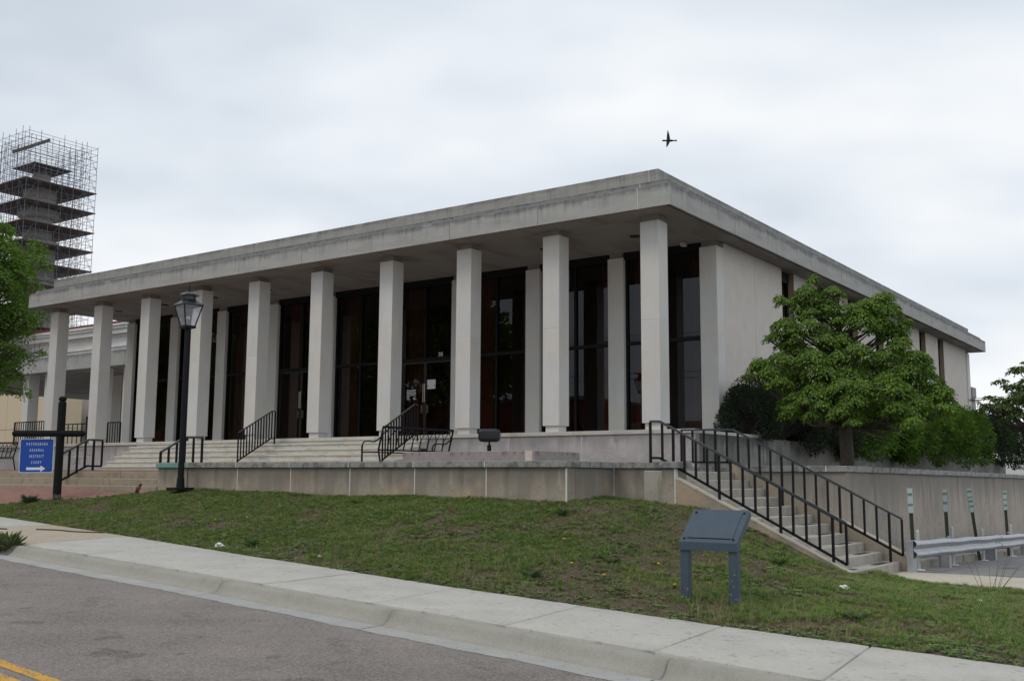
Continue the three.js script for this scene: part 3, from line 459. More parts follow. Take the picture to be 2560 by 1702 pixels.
// ------------------------------------------------------------------ walls and side stairs
const capGap = 0.011;
function capRow(parent, cuts, y0, y1, z0, z1, mats) { for (let i = 0; i < cuts.length - 1; i++) { mesh('cap_stone', box(cuts[i] + capGap, cuts[i + 1] - capGap, y0, y1, z0, z1, 0.012), mats && mats[i] || capM, parent); if (i) mesh('joint', box(cuts[i] - capGap, cuts[i] + capGap, y0 + 0.006, y1 - 0.006, z0 + 0.02, z1 - 0.008), paleJointM, parent); } }
{
  const w = thing('retaining_wall', 'low tan aggregate retaining wall with stained grey cap along the top of the lawn', 'wall'), fit = [-2.05, -1.205, 4.6];
  const js = [-10.15, -9.0, -7.19, -5.40, -3.58, -1.77, 0.04, 1.9];
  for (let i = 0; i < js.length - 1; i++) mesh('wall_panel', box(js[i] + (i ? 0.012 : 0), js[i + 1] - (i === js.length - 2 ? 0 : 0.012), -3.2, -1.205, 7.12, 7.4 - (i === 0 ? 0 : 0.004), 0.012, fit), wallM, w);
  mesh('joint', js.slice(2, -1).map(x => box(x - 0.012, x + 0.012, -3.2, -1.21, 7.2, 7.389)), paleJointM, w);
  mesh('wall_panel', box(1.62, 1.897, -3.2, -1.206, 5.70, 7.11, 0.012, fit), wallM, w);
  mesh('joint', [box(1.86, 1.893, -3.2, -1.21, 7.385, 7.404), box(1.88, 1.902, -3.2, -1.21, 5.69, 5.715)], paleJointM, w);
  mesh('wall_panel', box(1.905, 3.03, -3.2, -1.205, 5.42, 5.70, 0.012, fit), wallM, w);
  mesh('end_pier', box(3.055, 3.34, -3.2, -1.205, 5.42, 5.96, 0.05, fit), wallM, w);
  mesh('joint', [box(3.03, 3.055, -3.2, -1.21, 5.5, 5.703), box(3.325, 3.352, -3.0, -1.21, 5.85, 5.955)], paleJointM, w);
  capRow(w, [-10.2, -8.98, -7.19, -5.40, -3.58, -1.77, 0.04, 1.95], -1.203, -1.08, 7.04, 7.455, [copperCapM]);
  mesh('cap_stone', box(1.53, 1.95, -1.204, -1.081, 6.62, 7.03, 0.012), capM, w); mesh('cap_stone', box(1.53, 1.949, -1.2035, -1.081, 5.765, 6.6, 0.012), capM, w);
  mesh('joint', [box(1.56, 1.942, -1.197, -1.087, 6.6, 6.62), box(1.56, 1.945, -1.197, -1.087, 5.745, 5.765)], paleJointM, w);
  mesh('cap_stone', box(1.53, 3.42, -1.203, -1.08, 5.36, 5.743, 0.012), capM, w);
  mesh('cap_stone', box(3.04, 3.42, -1.2035, -1.0805, 5.75, 6.0, 0.012), capM, w);
}
const NX = i => 3.05 + 0.339 * i, NY = i => -1.249 - 0.17 * i;
{
  const s = thing('side_stairs', 'concrete side stairs going down from the terrace to the pad', 'stairs');
  for (let i = 0; i <= 10; i++) mesh('step', box(i ? NX(i - 1) - 0.03 : 2.6, NX(i), i ? NY(i) - 0.5 : -2.2, NY(i), 2.6, 5.8, 0.022), stepM, s);
  mesh('core', prism([[2.7, -3.5], [6.35, -3.5], [6.35, -3.2], [2.9, -1.55], [2.7, -1.5]], 2.62, 5.78), stepM, s);
  const slope = (x, dy) => -1.249 - 0.17 * (x - 3.05) / 0.339 + dy;
  mesh('cheek_wall', prism([[3.36, -3.5], [6.52, -3.5], [6.52, slope(6.52, 0.055)], [3.36, slope(3.36, 0.005)]], 5.80, 5.96), wallSlopeM(), s);
  mesh('coping', prism([[3.36, slope(3.36, 0.005)], [6.53, slope(6.53, 0.053)], [6.53, slope(6.53, 0.075)], [3.36, slope(3.36, 0.04)]], 5.795, 5.972), padM, s);
  mesh('cheek_wall', prism([[3.0, -3.5], [6.62, -3.5], [6.62, slope(6.62, 0.15)], [3.0, slope(3.0, 0.165)]], 2.405, 2.60), tanWallM(), s);
  mesh('coping', prism([[3.0, slope(3.0, 0.167)], [6.63, slope(6.63, 0.152)], [6.63, slope(6.63, 0.185)], [3.0, slope(3.0, 0.2)]], 2.40, 2.61), padM, s);
  const padDark = std({ color: new THREE.Color().setRGB(0.030, 0.030, 0.040), roughness: 0.85 });
  for (let i = 4; i <= 10; i++) mesh('grip_strip', box(NX(i) - 0.24 + 0.03 * hash2(i, 1, 2), NX(i) - 0.09, NY(i) + 0.001, NY(i) + 0.005, 3.02, 3.78), padDark, s);
  mesh('grip_strip', box(NX(10) - 0.24, NX(10) - 0.1, NY(10) + 0.001, NY(10) + 0.005, 4.92, 5.1), padDark, s);
}
function wallSlopeM() { return std({ map: rep(wallSub, 1.8, 1.8), bumpMap: rep(grainH, 0.3, 0.3), bumpScale: 0.003 }); }
function tanWallM() { return std({ map: rep(wallSub2, 1.9, 1.9), bumpMap: rep(grainH, 0.3, 0.3), bumpScale: 0.003 }); }
{
  const w = thing('retaining_wall', 'tall tan retaining wall with stained cap behind the guardrail and parking signs', 'wall'), fit = [-3.6, -1.25, 6.5];
  for (const [a, b] of [[1.06, 3.2], [3.224, 5.35]]) mesh('wall_panel', box(a, b, -3.6, -1.245, 2.12, 2.398, 0.01, fit), rightWallM, w);
  capRow(w, [1.05, 3.0, 4.98, 5.43], -1.243, -1.12, 2.03, 2.45);
  for (let i = 0, z = 2.08; i < 15; i++) { const b = z - (i ? 2.35 : 1.3), dy = -0.0042 * (2.4 - z); mesh('wall_panel', box(5.09, 5.37 - (i % 2) * 0.004, -4.6, -1.245 + dy, b + 0.008, z - 0.008, 0.01, [-3.6, -1.25, 6.5 + i * 0.1]), rightWallM, w); mesh('cap_stone', box(5.03, 5.43, -1.243 + dy, -1.12 + dy, b + 0.008, z - 0.008, 0.012), capM, w); mesh('joint', box(5.1, 5.362, -4.6, -1.25 + dy, b - 0.008, b + 0.008), i < 2 ? paleJointM : greyJointM, w); z = b; }
  mesh('wall_panel', box(5.09, 5.374, -4.6, -1.2455, 2.095, 2.40, 0.01, fit), rightWallM, w);
}
{ // low planter block on the terrace
  const b = thing('planter_block', 'low rough concrete block with a cracked corner on the terrace behind the wall', 'concrete block');
  mesh('block', box(-4.66, -0.80, -1.26, -0.80, 2.62, 4.5, 0.012), podiumM3(), b);
  mesh('patch', box(-1.05, -0.86, -1.2, -0.805, 4.49, 4.507, 0.004), std({ map: rep(creamT, 0.7, 0.7) }), b);
}
function podiumM3() { return std({ map: rep(blockT, 1.5, 1.5), bumpMap: rep(grainH, 0.3, 0.3), bumpScale: 0.004 }); }
// ------------------------------------------------------------------ handrails
function rail(name, label, pts, drop, posts, longPosts, group, th = 0.034) {    // pts: the top rail; balusters stand at the given x along it
  const t = thing(name, label, 'handrail', [0, 0, 0], 0, group);
  const top = [], low = [];
  for (let i = 0; i < pts.length - 1; i++) { top.push(bar(pts[i], pts[i + 1], th * 1.5, th * 0.9)); if (drop) low.push(bar(pts[i].clone().setY(pts[i].y - drop), pts[i + 1].clone().setY(pts[i + 1].y - drop), th * 0.9, th)); }
  mesh('top_rail', top, railTopM, t); if (low.length) mesh('bottom_rail', low, blackIron, t);
  const L = pts.map((p, i) => i ? p.distanceTo(pts[i - 1]) : 0), acc = []; L.reduce((s, x, i) => acc[i] = s + x, 0); const total = acc[acc.length - 1];
  const at = s => { let i = 1; while (i < acc.length - 1 && acc[i] < s) i++; return pts[i - 1].clone().lerp(pts[i], clamp((s - acc[i - 1]) / L[i])); };
  for (let i = 0; i < posts; i++) { const p = at(total * i / (posts - 1)), isLong = longPosts[i]; const y0 = isLong !== undefined ? isLong : p.y - drop; const w = isLong !== undefined ? th : th * 0.9; mesh(isLong !== undefined ? 'post' : 'baluster', bar(V(p.x, y0, p.z), V(p.x, p.y - th * 0.3, p.z), w), blackIron, t); }
  return t;
}
rail('handrail', 'black iron handrail on the near side of the side stairs', [V(2.79, -0.318, 5.86), V(2.99, -0.323, 5.86), V(6.46, -2.12, 5.86)], 0.69, 17, { 0: -1.1, 2: -1.1, 6: -2.05, 11: -2.55, 15: -2.92 }, 'stair handrails', 0.042);
rail('handrail', 'black iron handrail along the far side of the side stairs', [V(1.975, -0.349, 2.9), V(3.173, -0.361, 2.9), V(6.566, -2.127, 2.9)], 0.69, 20, { 0: -1.25, 3: -1.25, 9: -1.95, 14: -2.46, 18: -2.95 }, 'stair handrails', 0.042);
const upperRail = (x, label, th) => rail('handrail', label, [V(x, -0.05, 1.9), V(x, 0.70, 0.56), V(x, 0.695, 0.42)], 0.88, 14, { 0: -1.25, 13: -0.36 }, 'front step handrails', th);
upperRail(-7.70, 'black handrail on the front steps behind the near bench', 0.036);
upperRail(-13.78, 'black handrail in the middle of the front steps between two columns', 0.036);
rail('handrail', 'short black handrail beside the lamp post at the wall end', [V(-10.5, -0.80, 7.1), V(-10.5, -0.415, 6.4), V(-10.5, -0.39, 5.83)], 0.72, 6, { 0: -1.48, 3: -1.25, 5: -1.25 }, 'lower step handrails', 0.05);
rail('handrail', 'black handrail on the lower steps beside the blue sign', [V(-14.61, -0.82, 7.3), V(-14.61, -0.405, 6.52), V(-14.61, -0.41, 6.07)], 0.73, 6, { 1: -1.66, 4: -1.26 }, 'lower step handrails', 0.05);
// ------------------------------------------------------------------ iron benches
function benchAt(label, pos, turn, len) {       // seat faces +z, length along x, feet at y 0
  const b = thing('iron_bench', label, 'bench', pos, turn, 'iron benches on the terrace'), h = len / 2, lean = y => -0.30 - 0.16 * clamp((y - 0.45) / 0.6);
  const backT = [], n = 10;
  backT.push(bar(V(-h, 1.05, lean(1.05)), V(h, 1.05, lean(1.05)), 0.045, 0.05), bar(V(-h, 0.5, lean(0.5)), V(h, 0.5, lean(0.5)), 0.035, 0.035));
  for (let i = 0; i < n; i++) {                 // pointed arches, each spanning two posts
    const x = lerp(-h, h, i / (n - 1)), dx = len / (n - 1);
    backT.push(bar(V(x, 0.5, lean(0.5)), V(x, 0.74, lean(0.74)), 0.024));
    for (const s of [-1, 1]) { const e = x + s * dx; if (e < -h - 0.01 || e > h + 0.01) { backT.push(bar(V(x, 0.74, lean(0.74)), V(x, 1.05, lean(1.05)), 0.022)); continue; } backT.push(curveTube([V(x, 0.74, lean(0.74)), V(x + s * dx * 0.25, 0.90, lean(0.9)), V(x + s * dx * 0.6, 0.985, lean(0.985)), V(e, 1.045, lean(1.045))], 0.011, 8, 5)); }
  }
  mesh('backrest', backT, blackIron, b);
  for (let i = 0; i < 6; i++) mesh('seat_slat', bar(V(-h, 0.45, -0.26 + i * 0.105), V(h, 0.45, -0.26 + i * 0.105), 0.075, 0.014), blackIron, b);
  for (const s of [-1, 1]) {
    mesh('leg', bar(V(s * h, 0, 0.30), V(s * h, 0.62, 0.30), 0.032), blackIron, b);
    mesh('leg', [bar(V(s * h, 0, -0.42), V(s * h, 0.5, -0.30), 0.032), bar(V(s * h, 0.5, -0.30), V(s * h, 1.05, lean(1.05)), 0.032)], blackIron, b);
    mesh('armrest', [curveTube([V(s * h, 0.60, 0.30), V(s * h, 0.70, 0.24), V(s * h, 0.715, 0.05), V(s * h, 0.70, -0.15), V(s * h, 0.80, -0.36)], 0.017, 14, 6), bar(V(s * h, 0.45, -0.3), V(s * h, 0.45, 0.3), 0.03)], blackIron, b);
  }
  return b;
}
benchAt('black iron bench with arched back standing behind the low planter block', [-5.27, -1.25, 3.66], -Math.PI / 2 - 0.10, 2.4);
benchAt('black iron bench at the left edge behind the blue sign', [-26.6, -1.25, 3.0], 0.1, 2.2);
{ // flood light
  const f = thing('floodlight', 'black barrel floodlight on a short stem above the planter block', 'floodlight', [-2.42, -0.80, 4.0], 0.5);
  mesh('stem', [rod(V(0, 0, 0), V(0, 0.16, 0), 0.05, 0.05, 12), rod(V(0, 0.16, 0), V(0, 0.24, 0), 0.022, 0.022, 8)], blackIron, f);
  mesh('barrel', new RoundedBoxGeometry(0.50, 0.31, 0.34, 4, 0.09).translate(0, 0.38, 0), std({ color: new THREE.Color().setRGB(0.006, 0.007, 0.010), roughness: 0.4 }), f);
  mesh('lens', box(-0.2, 0.2, 0.27, 0.49, -0.176, -0.168), std({ color: new THREE.Color().setRGB(0.2, 0.2, 0.2), roughness: 0.1 }), f);
}
{ // street lamp
  const l = thing('street_lamp', 'black lantern street lamp standing on the lawn against the retaining wall', 'street lamp', [-8.83, -1.74, 7.72], 0.62 + Math.PI / 4);
  mesh('base', [box(-0.24, 0.24, 0, 0.07, -0.24, 0.24, 0.01), rod(V(0, 0.07, 0), V(0, 0.3, 0), 0.10, 0.085, 14)], blackIron, l);
  mesh('pole', rod(V(0, 0.3, 0), V(0, 3.90, 0), 0.074, 0.058, 14), blackIron, l);
  const L = sub('lantern', l), y0 = 3.96, y1 = 4.46, b0 = 0.125, b1 = 0.245, fr = [];
  fr.push(box(-b0 - 0.02, b0 + 0.02, 3.90, 3.96, -b0 - 0.02, b0 + 0.02, 0.008));
  const c = [[-1, -1], [1, -1], [1, 1], [-1, 1]];
  c.forEach(([sx, sz], i) => { fr.push(bar(V(sx * b0, y0, sz * b0), V(sx * b1, y1, sz * b1), 0.024)); const [ex, ez] = c[(i + 1) % 4]; fr.push(bar(V(sx * b1, y1, sz * b1), V(ex * b1, y1, ez * b1), 0.028)); });
  mesh('frame', fr, blackIron, L);
  c.forEach(([sx, sz], i) => { const [ex, ez] = c[(i + 1) % 4], g = new THREE.BufferGeometry(), k = 0.96; g.setAttribute('position', new THREE.Float32BufferAttribute([sx * b0 * k, y0, sz * b0 * k, ex * b0 * k, y0, ez * b0 * k, ex * b1 * k, y1, ez * b1 * k, sx * b1 * k, y1, sz * b1 * k], 3)); g.setIndex([0, 1, 2, 0, 2, 3]); g.computeVertexNormals(); mesh('pane', g.toNonIndexed(), lampGlassM, L); });
  const cone = (r0, r1, a, b, n = 4) => new THREE.CylinderGeometry(r1, r0, b - a, n, 1, false, Math.PI / 4).translate(0, (a + b) / 2, 0).toNonIndexed();
  const roofM = std({ color: new THREE.Color().setRGB(0.045, 0.055, 0.062), roughness: 0.4, metalness: 0.4 });
  mesh('hood', [cone(0.37, 0.36, 4.46, 4.485), cone(0.36, 0.165, 4.485, 4.60), cone(0.165, 0.165, 4.60, 4.70, 8), cone(0.25, 0.235, 4.70, 4.735, 8), cone(0.235, 0.03, 4.735, 4.80, 8)], roofM, L);
  mesh('finial', [rod(V(0, 4.79, 0), V(0, 4.86, 0), 0.032, 0.018), rod(V(0, 4.86, 0), V(0, 5.0, 0), 0.018, 0.006)], blackIron, L);
  mesh('bulb', new THREE.SphereGeometry(0.05, 10, 8).translate(0, 4.15, 0), std({ color: new THREE.Color().setRGB(0.6, 0.6, 0.58), roughness: 0.3 }), L);
}
{ // wooden post with the blue direction board
  const s = thing('sign_post', 'black wooden post and crossbar holding a blue district court direction board', 'sign', [-12.61, -2.12, 8.58], 0.5);
  const wood = phys({ map: rep(colourTexture(256, 256, (u, v) => { const g = fbm(u, v, 60, 6, 3, 701), c = fbm(u, v, 8, 3, 4, 702); return scaleC([0.009, 0.009, 0.010], 0.6 + g * 0.6 + c * 0.4); }), 0.5, 1.2), roughness: 0.9 });
  const worn = std({ map: rep(colourTexture(256, 256, (u, v) => { const g = fbm(u, v, 30, 7, 4, 711); return mix3([0.010, 0.010, 0.010], [0.15, 0.135, 0.11], step(0.45, 0.6, g)); }), 0.3, 0.5), roughness: 0.9 });
  const post = new THREE.CylinderGeometry(0.098, 0.102, 2.30, 8, 1).rotateY(Math.PI / 8).translate(0, 1.40, 0);
  mesh('post', boxUV(post), wood, s); mesh('post_foot', boxUV(new THREE.CylinderGeometry(0.102, 0.104, 0.42, 8, 1).rotateY(Math.PI / 8).translate(0, 0.04, 0)), worn, s);
  mesh('finial', [new THREE.CylinderGeometry(0.075, 0.098, 0.04, 8).rotateY(Math.PI / 8).translate(0, 2.57, 0).toNonIndexed(), new THREE.SphereGeometry(0.1, 12, 8).scale(1, 0.72, 1).translate(0, 2.65, 0).toNonIndexed()], wood, s);
  const arm = new THREE.CylinderGeometry(0.085, 0.085, 1.80, 8, 1).rotateZ(Math.PI / 2).rotateX(Math.PI / 8).translate(-0.31, 1.77, 0.03); mesh('crossbar', [boxUV(arm), boxUV(new THREE.SphereGeometry(0.085, 8, 6).translate(-1.21, 1.77, 0.03)), boxUV(new THREE.SphereGeometry(0.085, 8, 6).translate(0.59, 1.77, 0.03))], wood, s);
  const cv = document.createElement('canvas'); cv.width = 512; cv.height = 480; const c = cv.getContext('2d');
  c.fillStyle = '#c9d2dc'; c.fillRect(0, 0, 512, 480); c.fillStyle = '#07429c'; c.beginPath(); c.roundRect(9, 9, 494, 462, 26); c.fill();
  c.fillStyle = '#dbe1ea'; c.strokeStyle = '#dbe1ea'; c.lineWidth = 1.2; c.textAlign = 'center'; c.textBaseline = 'middle'; c.font = '50px sans-serif';
  const word = (t, y, w) => { c.save(); c.translate(256, y); const ch = [...t], n = ch.length; ch.forEach((q, i) => { const m = c.measureText(q).width; c.save(); c.translate((i - (n - 1) / 2) * w / (n - 0.4), 0); c.scale(Math.min(1, 0.64 * w / n / m), 1); c.fillText(q, 0, 0); c.strokeText(q, 0, 0); c.restore(); }); c.restore(); };
  word('PETERSBURG', 76, 318); word('GENERAL', 162, 215); word('DISTRICT', 248, 215); word('COURT', 334, 152);
  c.fillRect(112, 404, 220, 36); c.beginPath(); c.moveTo(326, 378); c.lineTo(398, 422); c.lineTo(326, 466); c.fill();
  const tx = new THREE.CanvasTexture(cv); tx.colorSpace = THREE.SRGBColorSpace;
  const board = sub('board', s); board.position.set(-0.60, 1.21, 0.03); board.rotation.z = 0.012;
  const rr = new THREE.Shape(); { const w = 0.46, h = 0.43, q = 0.04; rr.moveTo(-w + q, -h); rr.lineTo(w - q, -h); rr.quadraticCurveTo(w, -h, w, -h + q); rr.lineTo(w, h - q); rr.quadraticCurveTo(w, h, w - q, h); rr.lineTo(-w + q, h); rr.quadraticCurveTo(-w, h, -w, h - q); rr.lineTo(-w, -h + q); rr.quadraticCurveTo(-w, -h, -w + q, -h); }
  const face = new THREE.ShapeGeometry(rr); { const p = face.attributes.position, uv = face.attributes.uv; for (let i = 0; i < p.count; i++) uv.setXY(i, (p.getX(i) + 0.46) / 0.92, (p.getY(i) + 0.43) / 0.86); }
  mesh('plate', new THREE.ExtrudeGeometry(rr, { depth: 0.004, bevelEnabled: false }).translate(0, 0, -0.006), std({ color: new THREE.Color().setRGB(0.5, 0.52, 0.54), metalness: 0.5, roughness: 0.4 }), board);
  mesh('lettering', face, std({ map: tx, roughness: 0.45 }), board);
  mesh('hook', [rod(V(-0.95, 1.63, 0.03), V(-0.95, 1.70, 0.03), 0.008), rod(V(-0.25, 1.63, 0.03), V(-0.25, 1.70, 0.03), 0.008)], blackIron, s);
}
{ // slate-blue interpretive panel on two legs
  const x0 = 6.30, x1 = 7.03, p = thing('display_panel', 'slate blue tilted display panel on two square legs standing in the lawn', 'display panel', [6.665, 0, 11.55], 0.06), w = 0.365;
  const base = lawnY(6.665, 11.55);
  for (const s of [-1, 1]) mesh('leg', box(s * (w - 0.055) - 0.055, s * (w - 0.055) + 0.055, base - 0.12 - (s > 0 ? 0.05 : 0), -2.255, 0.07, 0.18, 0.008), slateM, p);
  const body = new THREE.Shape([[0.20, -2.255], [0.20, -2.165], [-0.30, -1.792], [-0.345, -1.852], [0.06, -2.165], [0.06, -2.255]].map(([a, b]) => new THREE.Vector2(a, b)));
  const g = new THREE.ExtrudeGeometry(body, { depth: 2 * w, bevelEnabled: true, bevelSize: 0.006, bevelThickness: 0.006, bevelSegments: 2 }); g.rotateY(-Math.PI / 2).translate(w, 0, 0);
  mesh('frame', boxUV(g), slateM, p);
  const th = Math.atan2(0.373, 0.5), face = sub('face', p); face.position.set(0, (-2.165 - 1.792) / 2, -0.05); face.rotation.x = th - Math.PI / 2 + Math.PI / 2 - (Math.PI / 2 - 0) + Math.PI / 2; face.rotation.set(-(Math.PI / 2 - th), 0, 0);
  mesh('sheet', box(-0.295, 0.295, -0.235, 0.245, 0.005, 0.014, 0.003), slateM, face);
  mesh('slot', box(-0.27, 0.27, -0.247, -0.238, 0.004, 0.011), blackIron, face);
  for (const [a, b] of [[-1, -1], [1, -1], [-1, 1], [1, 1]]) mesh('bolt', new THREE.CylinderGeometry(0.014, 0.014, 0.012, 10).rotateX(Math.PI / 2).translate(a * 0.315, b * 0.255, 0.012), blackIron, face);
  const r = rngOf(9), chips = []; for (let i = 0; i < 16; i++) { const s = i % 2 ? 1 : -1, y = -2.86 + Math.pow(r(), 2.2) * 0.5, q = 0.002 + r() * 0.004, xx = s * 0.31 + 0.1 * (r() - 0.5); chips.push(box(xx - q, xx + q, y, y + q * 2.2, 0.1795, 0.1812)); }
  mesh('paint_chips', chips, std({ color: new THREE.Color().setRGB(0.42, 0.42, 0.40) }), p);
}
// ------------------------------------------------------------------ guardrail, parking signs, stone edging
const lotY = z => -3.145 + 0.027 * (z - 2.7);
{
  const g = thing('guardrail', 'galvanised steel guardrail with a corrugated beam beside the parking lot', 'guardrail'), X = 6.72;
  const prof = [[0.0, 0.165], [0.035, 0.16], [0.085, 0.115], [0.085, 0.075], [0.025, 0.03], [0.012, 0], [0.025, -0.03], [0.085, -0.075], [0.085, -0.115], [0.035, -0.16], [0.0, -0.165]];
  const beam = (za, zb, dx) => { const n = 14, pos = [], uv = [], idx = [], m = prof.length, both = 2 * m; for (let i = 0; i <= n; i++) { const z = lerp(za, zb, i / n), yc = lotY(z) + 0.44 + 0.006 * Math.sin(z * 2.3), bend = 0.012 * Math.sin(z * 1.7 + 1); for (const inner of [0, 1]) prof.forEach(([o, h], j) => { pos.push(X + dx + o + bend - inner * 0.006, yc + h * (1 + 0.03 * Math.sin(z * 3 + j)), z); uv.push(z, j * 0.05); }); }
    for (let i = 0; i < n; i++) for (const inner of [0, 1]) for (let j = 0; j < m - 1; j++) { const a = i * both + inner * m + j, b = a + both; inner ? idx.push(a, b, a + 1, b, b + 1, a + 1) : idx.push(a, a + 1, b, b, a + 1, b + 1); }
    for (const i of [0, n]) for (let j = 0; j < m - 1; j++) { const a = i * both + j, b = a + m; idx.push(a, b, a + 1, b, b + 1, a + 1); }
    const q = new THREE.BufferGeometry(); q.setAttribute('position', new THREE.Float32BufferAttribute(pos, 3)); q.setAttribute('uv', new THREE.Float32BufferAttribute(uv, 2)); q.setIndex(idx); q.computeVertexNormals(); return q; };
  mesh('beam', beam(2.78, -1.55, 0), galvM, g); mesh('beam', beam(-1.45, -5.3, -0.009), galvM, g); mesh('beam', beam(-5.2, -14, 0.001), galvM, g);
  for (const z of [-0.15, -4.8, -9.4]) { const y = lotY(z); mesh('post', [box(X - 0.24, X - 0.02, y - 0.3, y + 0.62, z - 0.012, z + 0.012), box(X - 0.245, X - 0.232, y - 0.3, y + 0.62, z - 0.09, z + 0.09), box(X - 0.025, X - 0.012, y - 0.3, y + 0.62, z - 0.09, z + 0.09)], galvM, g); mesh('bolt', [new THREE.SphereGeometry(0.02, 8, 6).translate(X + 0.02, y + 0.44, z).toNonIndexed()], galvM, g); }
  mesh('post', box(X - 0.13, X - 0.005, lotY(2.7) - 0.3, lotY(2.7) + 0.60, 2.52, 2.76, 0.006), galvM, g);
}
{
  const pipeM = std({ color: new THREE.Color().setRGB(0.50, 0.51, 0.52), roughness: 0.6 }), postM = std({ color: new THREE.Color().setRGB(0.050, 0.062, 0.035), roughness: 0.6, metalness: 0.2 }), plateM = std({ color: new THREE.Color().setRGB(0.43, 0.47, 0.46), roughness: 0.5 }), green = std({ color: new THREE.Color().setRGB(0.045, 0.16, 0.125), roughness: 0.5 });
  const specs = [[1.6, -1.553, -2.06, 0.02, [[0.68, 0.13], [0.28, 0.12]], 'narrow white parking sign on an olive post, nearest to the side stairs', -2.42], [-1.25, -1.58, -2.10, 0.02, [[0.72, 0.13], [0.33, 0.13]], 'narrow white parking sign on an olive post, second from the side stairs', -2.45], [-4.3, -1.57, -2.17, 0.10, [[0.80, 0.12], [0.58, 0.07], [0.40, 0.12], [0.20, 0.1]], 'leaning white parking sign on an olive post, third from the side stairs', -2.6], [-7.9, -1.67, -2.20, 0.015, [[0.80, 0.12], [0.5, 0.09], [0.2, 0.11]], 'narrow white parking sign on an olive post, farthest from the side stairs', -2.62]];
  specs.forEach(([z, yt, yb, tilt, rows, label, pipeTop]) => {
    const y = lotY(z), s = thing('parking_sign', label, 'sign', [6.42, y, z], 0.42, 'parking signs behind the guardrail'), h = yt - y;
    const up = new THREE.Group(); up.name = 'upright'; up.rotation.z = tilt; s.add(up);
    mesh('post', [box(-0.035, 0.035, -0.1, h - 0.02, -0.012, -0.004), box(-0.035, -0.029, -0.1, h - 0.02, -0.004, 0.02), box(0.029, 0.035, -0.1, h - 0.02, -0.004, 0.02)], postM, up);
    mesh('plate', box(-0.062, 0.062, yb - y, h, 0.021, 0.027, 0.004), plateM, up);
    const edge = 0.005, H = yt - yb, b = []; b.push(box(-0.060, -0.055, yb - y + 0.006, h - 0.006, 0.0272, 0.0285), box(0.055, 0.060, yb - y + 0.006, h - 0.006, 0.0272, 0.0285), box(-0.055, 0.055, h - 0.011, h - 0.006, 0.0272, 0.0285), box(-0.055, 0.055, yb - y + 0.006, yb - y + 0.011, 0.0272, 0.0285));
    const r = rngOf(Math.round(100 - z * 10)); for (const [t, hh] of rows) { const yy = yb - y + H * t, n = 5 + Math.floor(r() * 3); for (let i = 0; i < n; i++) { const x = -0.046 + 0.092 * i / n; b.push(box(x, x + 0.092 / n * 0.62, yy, yy + H * hh * 0.8, 0.0272, 0.0285), box(x, x + 0.092 / n * 0.9, yy + H * hh * 0.34 * (1 + Math.floor(r() * 2)), yy + H * hh * (0.44 + 0.34 * Math.floor(r() * 2)) + 0.004, 0.0272, 0.0284)); } }
    mesh('lettering', b, green, up);
    mesh('bollard_pipe', [rod(V(0.085, -0.1, 0.01), V(0.085, pipeTop - y, 0.01), 0.034, 0.034, 12), rod(V(0.085, pipeTop - y, 0.01), V(0.085, pipeTop - y + 0.045, 0.01), 0.034, 0.01, 12), box(-0.02, 0.06, pipeTop - y - 0.2, pipeTop - y - 0.17, -0.01, 0.03)], pipeM, s);
    mesh('paint_foot', new THREE.SphereGeometry(0.09, 10, 6).scale(1.1, 0.22, 0.7).translate(0.11, 0.0, 0.04), std({ color: new THREE.Color().setRGB(0.7, 0.7, 0.69) }), s);
  });
}
{
  const e = thing('stone_edging', 'low rubble stone edging under the guardrail', 'stone edging'), r = rngOf(31); let z = 2.3;
  while (z > -9.5) { const L = 0.35 + r() * 0.45, y = lotY(z), h = 0.12 + r() * 0.05; mesh('stone', box(5.7, 6.28 + r() * 0.06, y - 0.3, y + h, z - L, z - 0.015, 0.035), stepM, e); if (r() > 0.3) mesh('stone', box(5.65, 6.12 + r() * 0.05, y + h + 0.004, y + h + 0.09 + r() * 0.03, z - L * 0.95, z - 0.03, 0.035), stepM, e); z -= L; }
  mesh('earth', box(5.38, 5.8, -3.9, -3.04, -9.5, 2.3), soilM, e);
}
// ------------------------------------------------------------------ foliage
class Leaves {
  constructor() { this.p = []; this.c = []; }
  add(b, d, n, len, wid, col, fold = 0.12) {   // base, direction, face normal
    const s = d.clone().cross(n).normalize().multiplyScalar(wid / 2), m = b.clone().addScaledVector(d, len * 0.45).addScaledVector(n, -wid * fold), t = b.clone().addScaledVector(d, len).addScaledVector(n, -len * 0.12);
    const l = m.clone().add(s).addScaledVector(n, wid * fold * 2), r = m.clone().sub(s).addScaledVector(n, wid * fold * 2);
    for (const v of [b, l, t, b, t, r]) { this.p.push(v.x, v.y, v.z); this.c.push(col[0], col[1], col[2]); }
  }
  mesh(name, parent, mat) { const g = new THREE.BufferGeometry(); g.setAttribute('position', new THREE.Float32BufferAttribute(this.p, 3)); g.setAttribute('color', new THREE.Float32BufferAttribute(this.c, 3)); g.computeVertexNormals(); const m = new THREE.Mesh(g, mat || leafM); m.name = name; m.castShadow = m.receiveShadow = true; parent.add(m); return m; }
}
const leafM = new THREE.MeshPhysicalMaterial({ vertexColors: true, roughness: 1, transmission: 0.32, thickness: 0, side: THREE.DoubleSide, ior: 1.4 });
const dirR = r => { const z = r() * 2 - 1, a = r() * Math.PI * 2, q = Math.sqrt(1 - z * z); return V(q * Math.cos(a), z, q * Math.sin(a)); };
function palette(r, list) { const i = Math.floor(r() * list.length), a = list[i], b = list[(i + 1) % list.length], t = r(), k = 0.8 + r() * 0.4; return scaleC(mix3(a, b, t), k); }
const RT = V(0.814, 0, -0.581), FW = V(-0.581, 0, -0.814);   // a tree's own sideways and depth axes
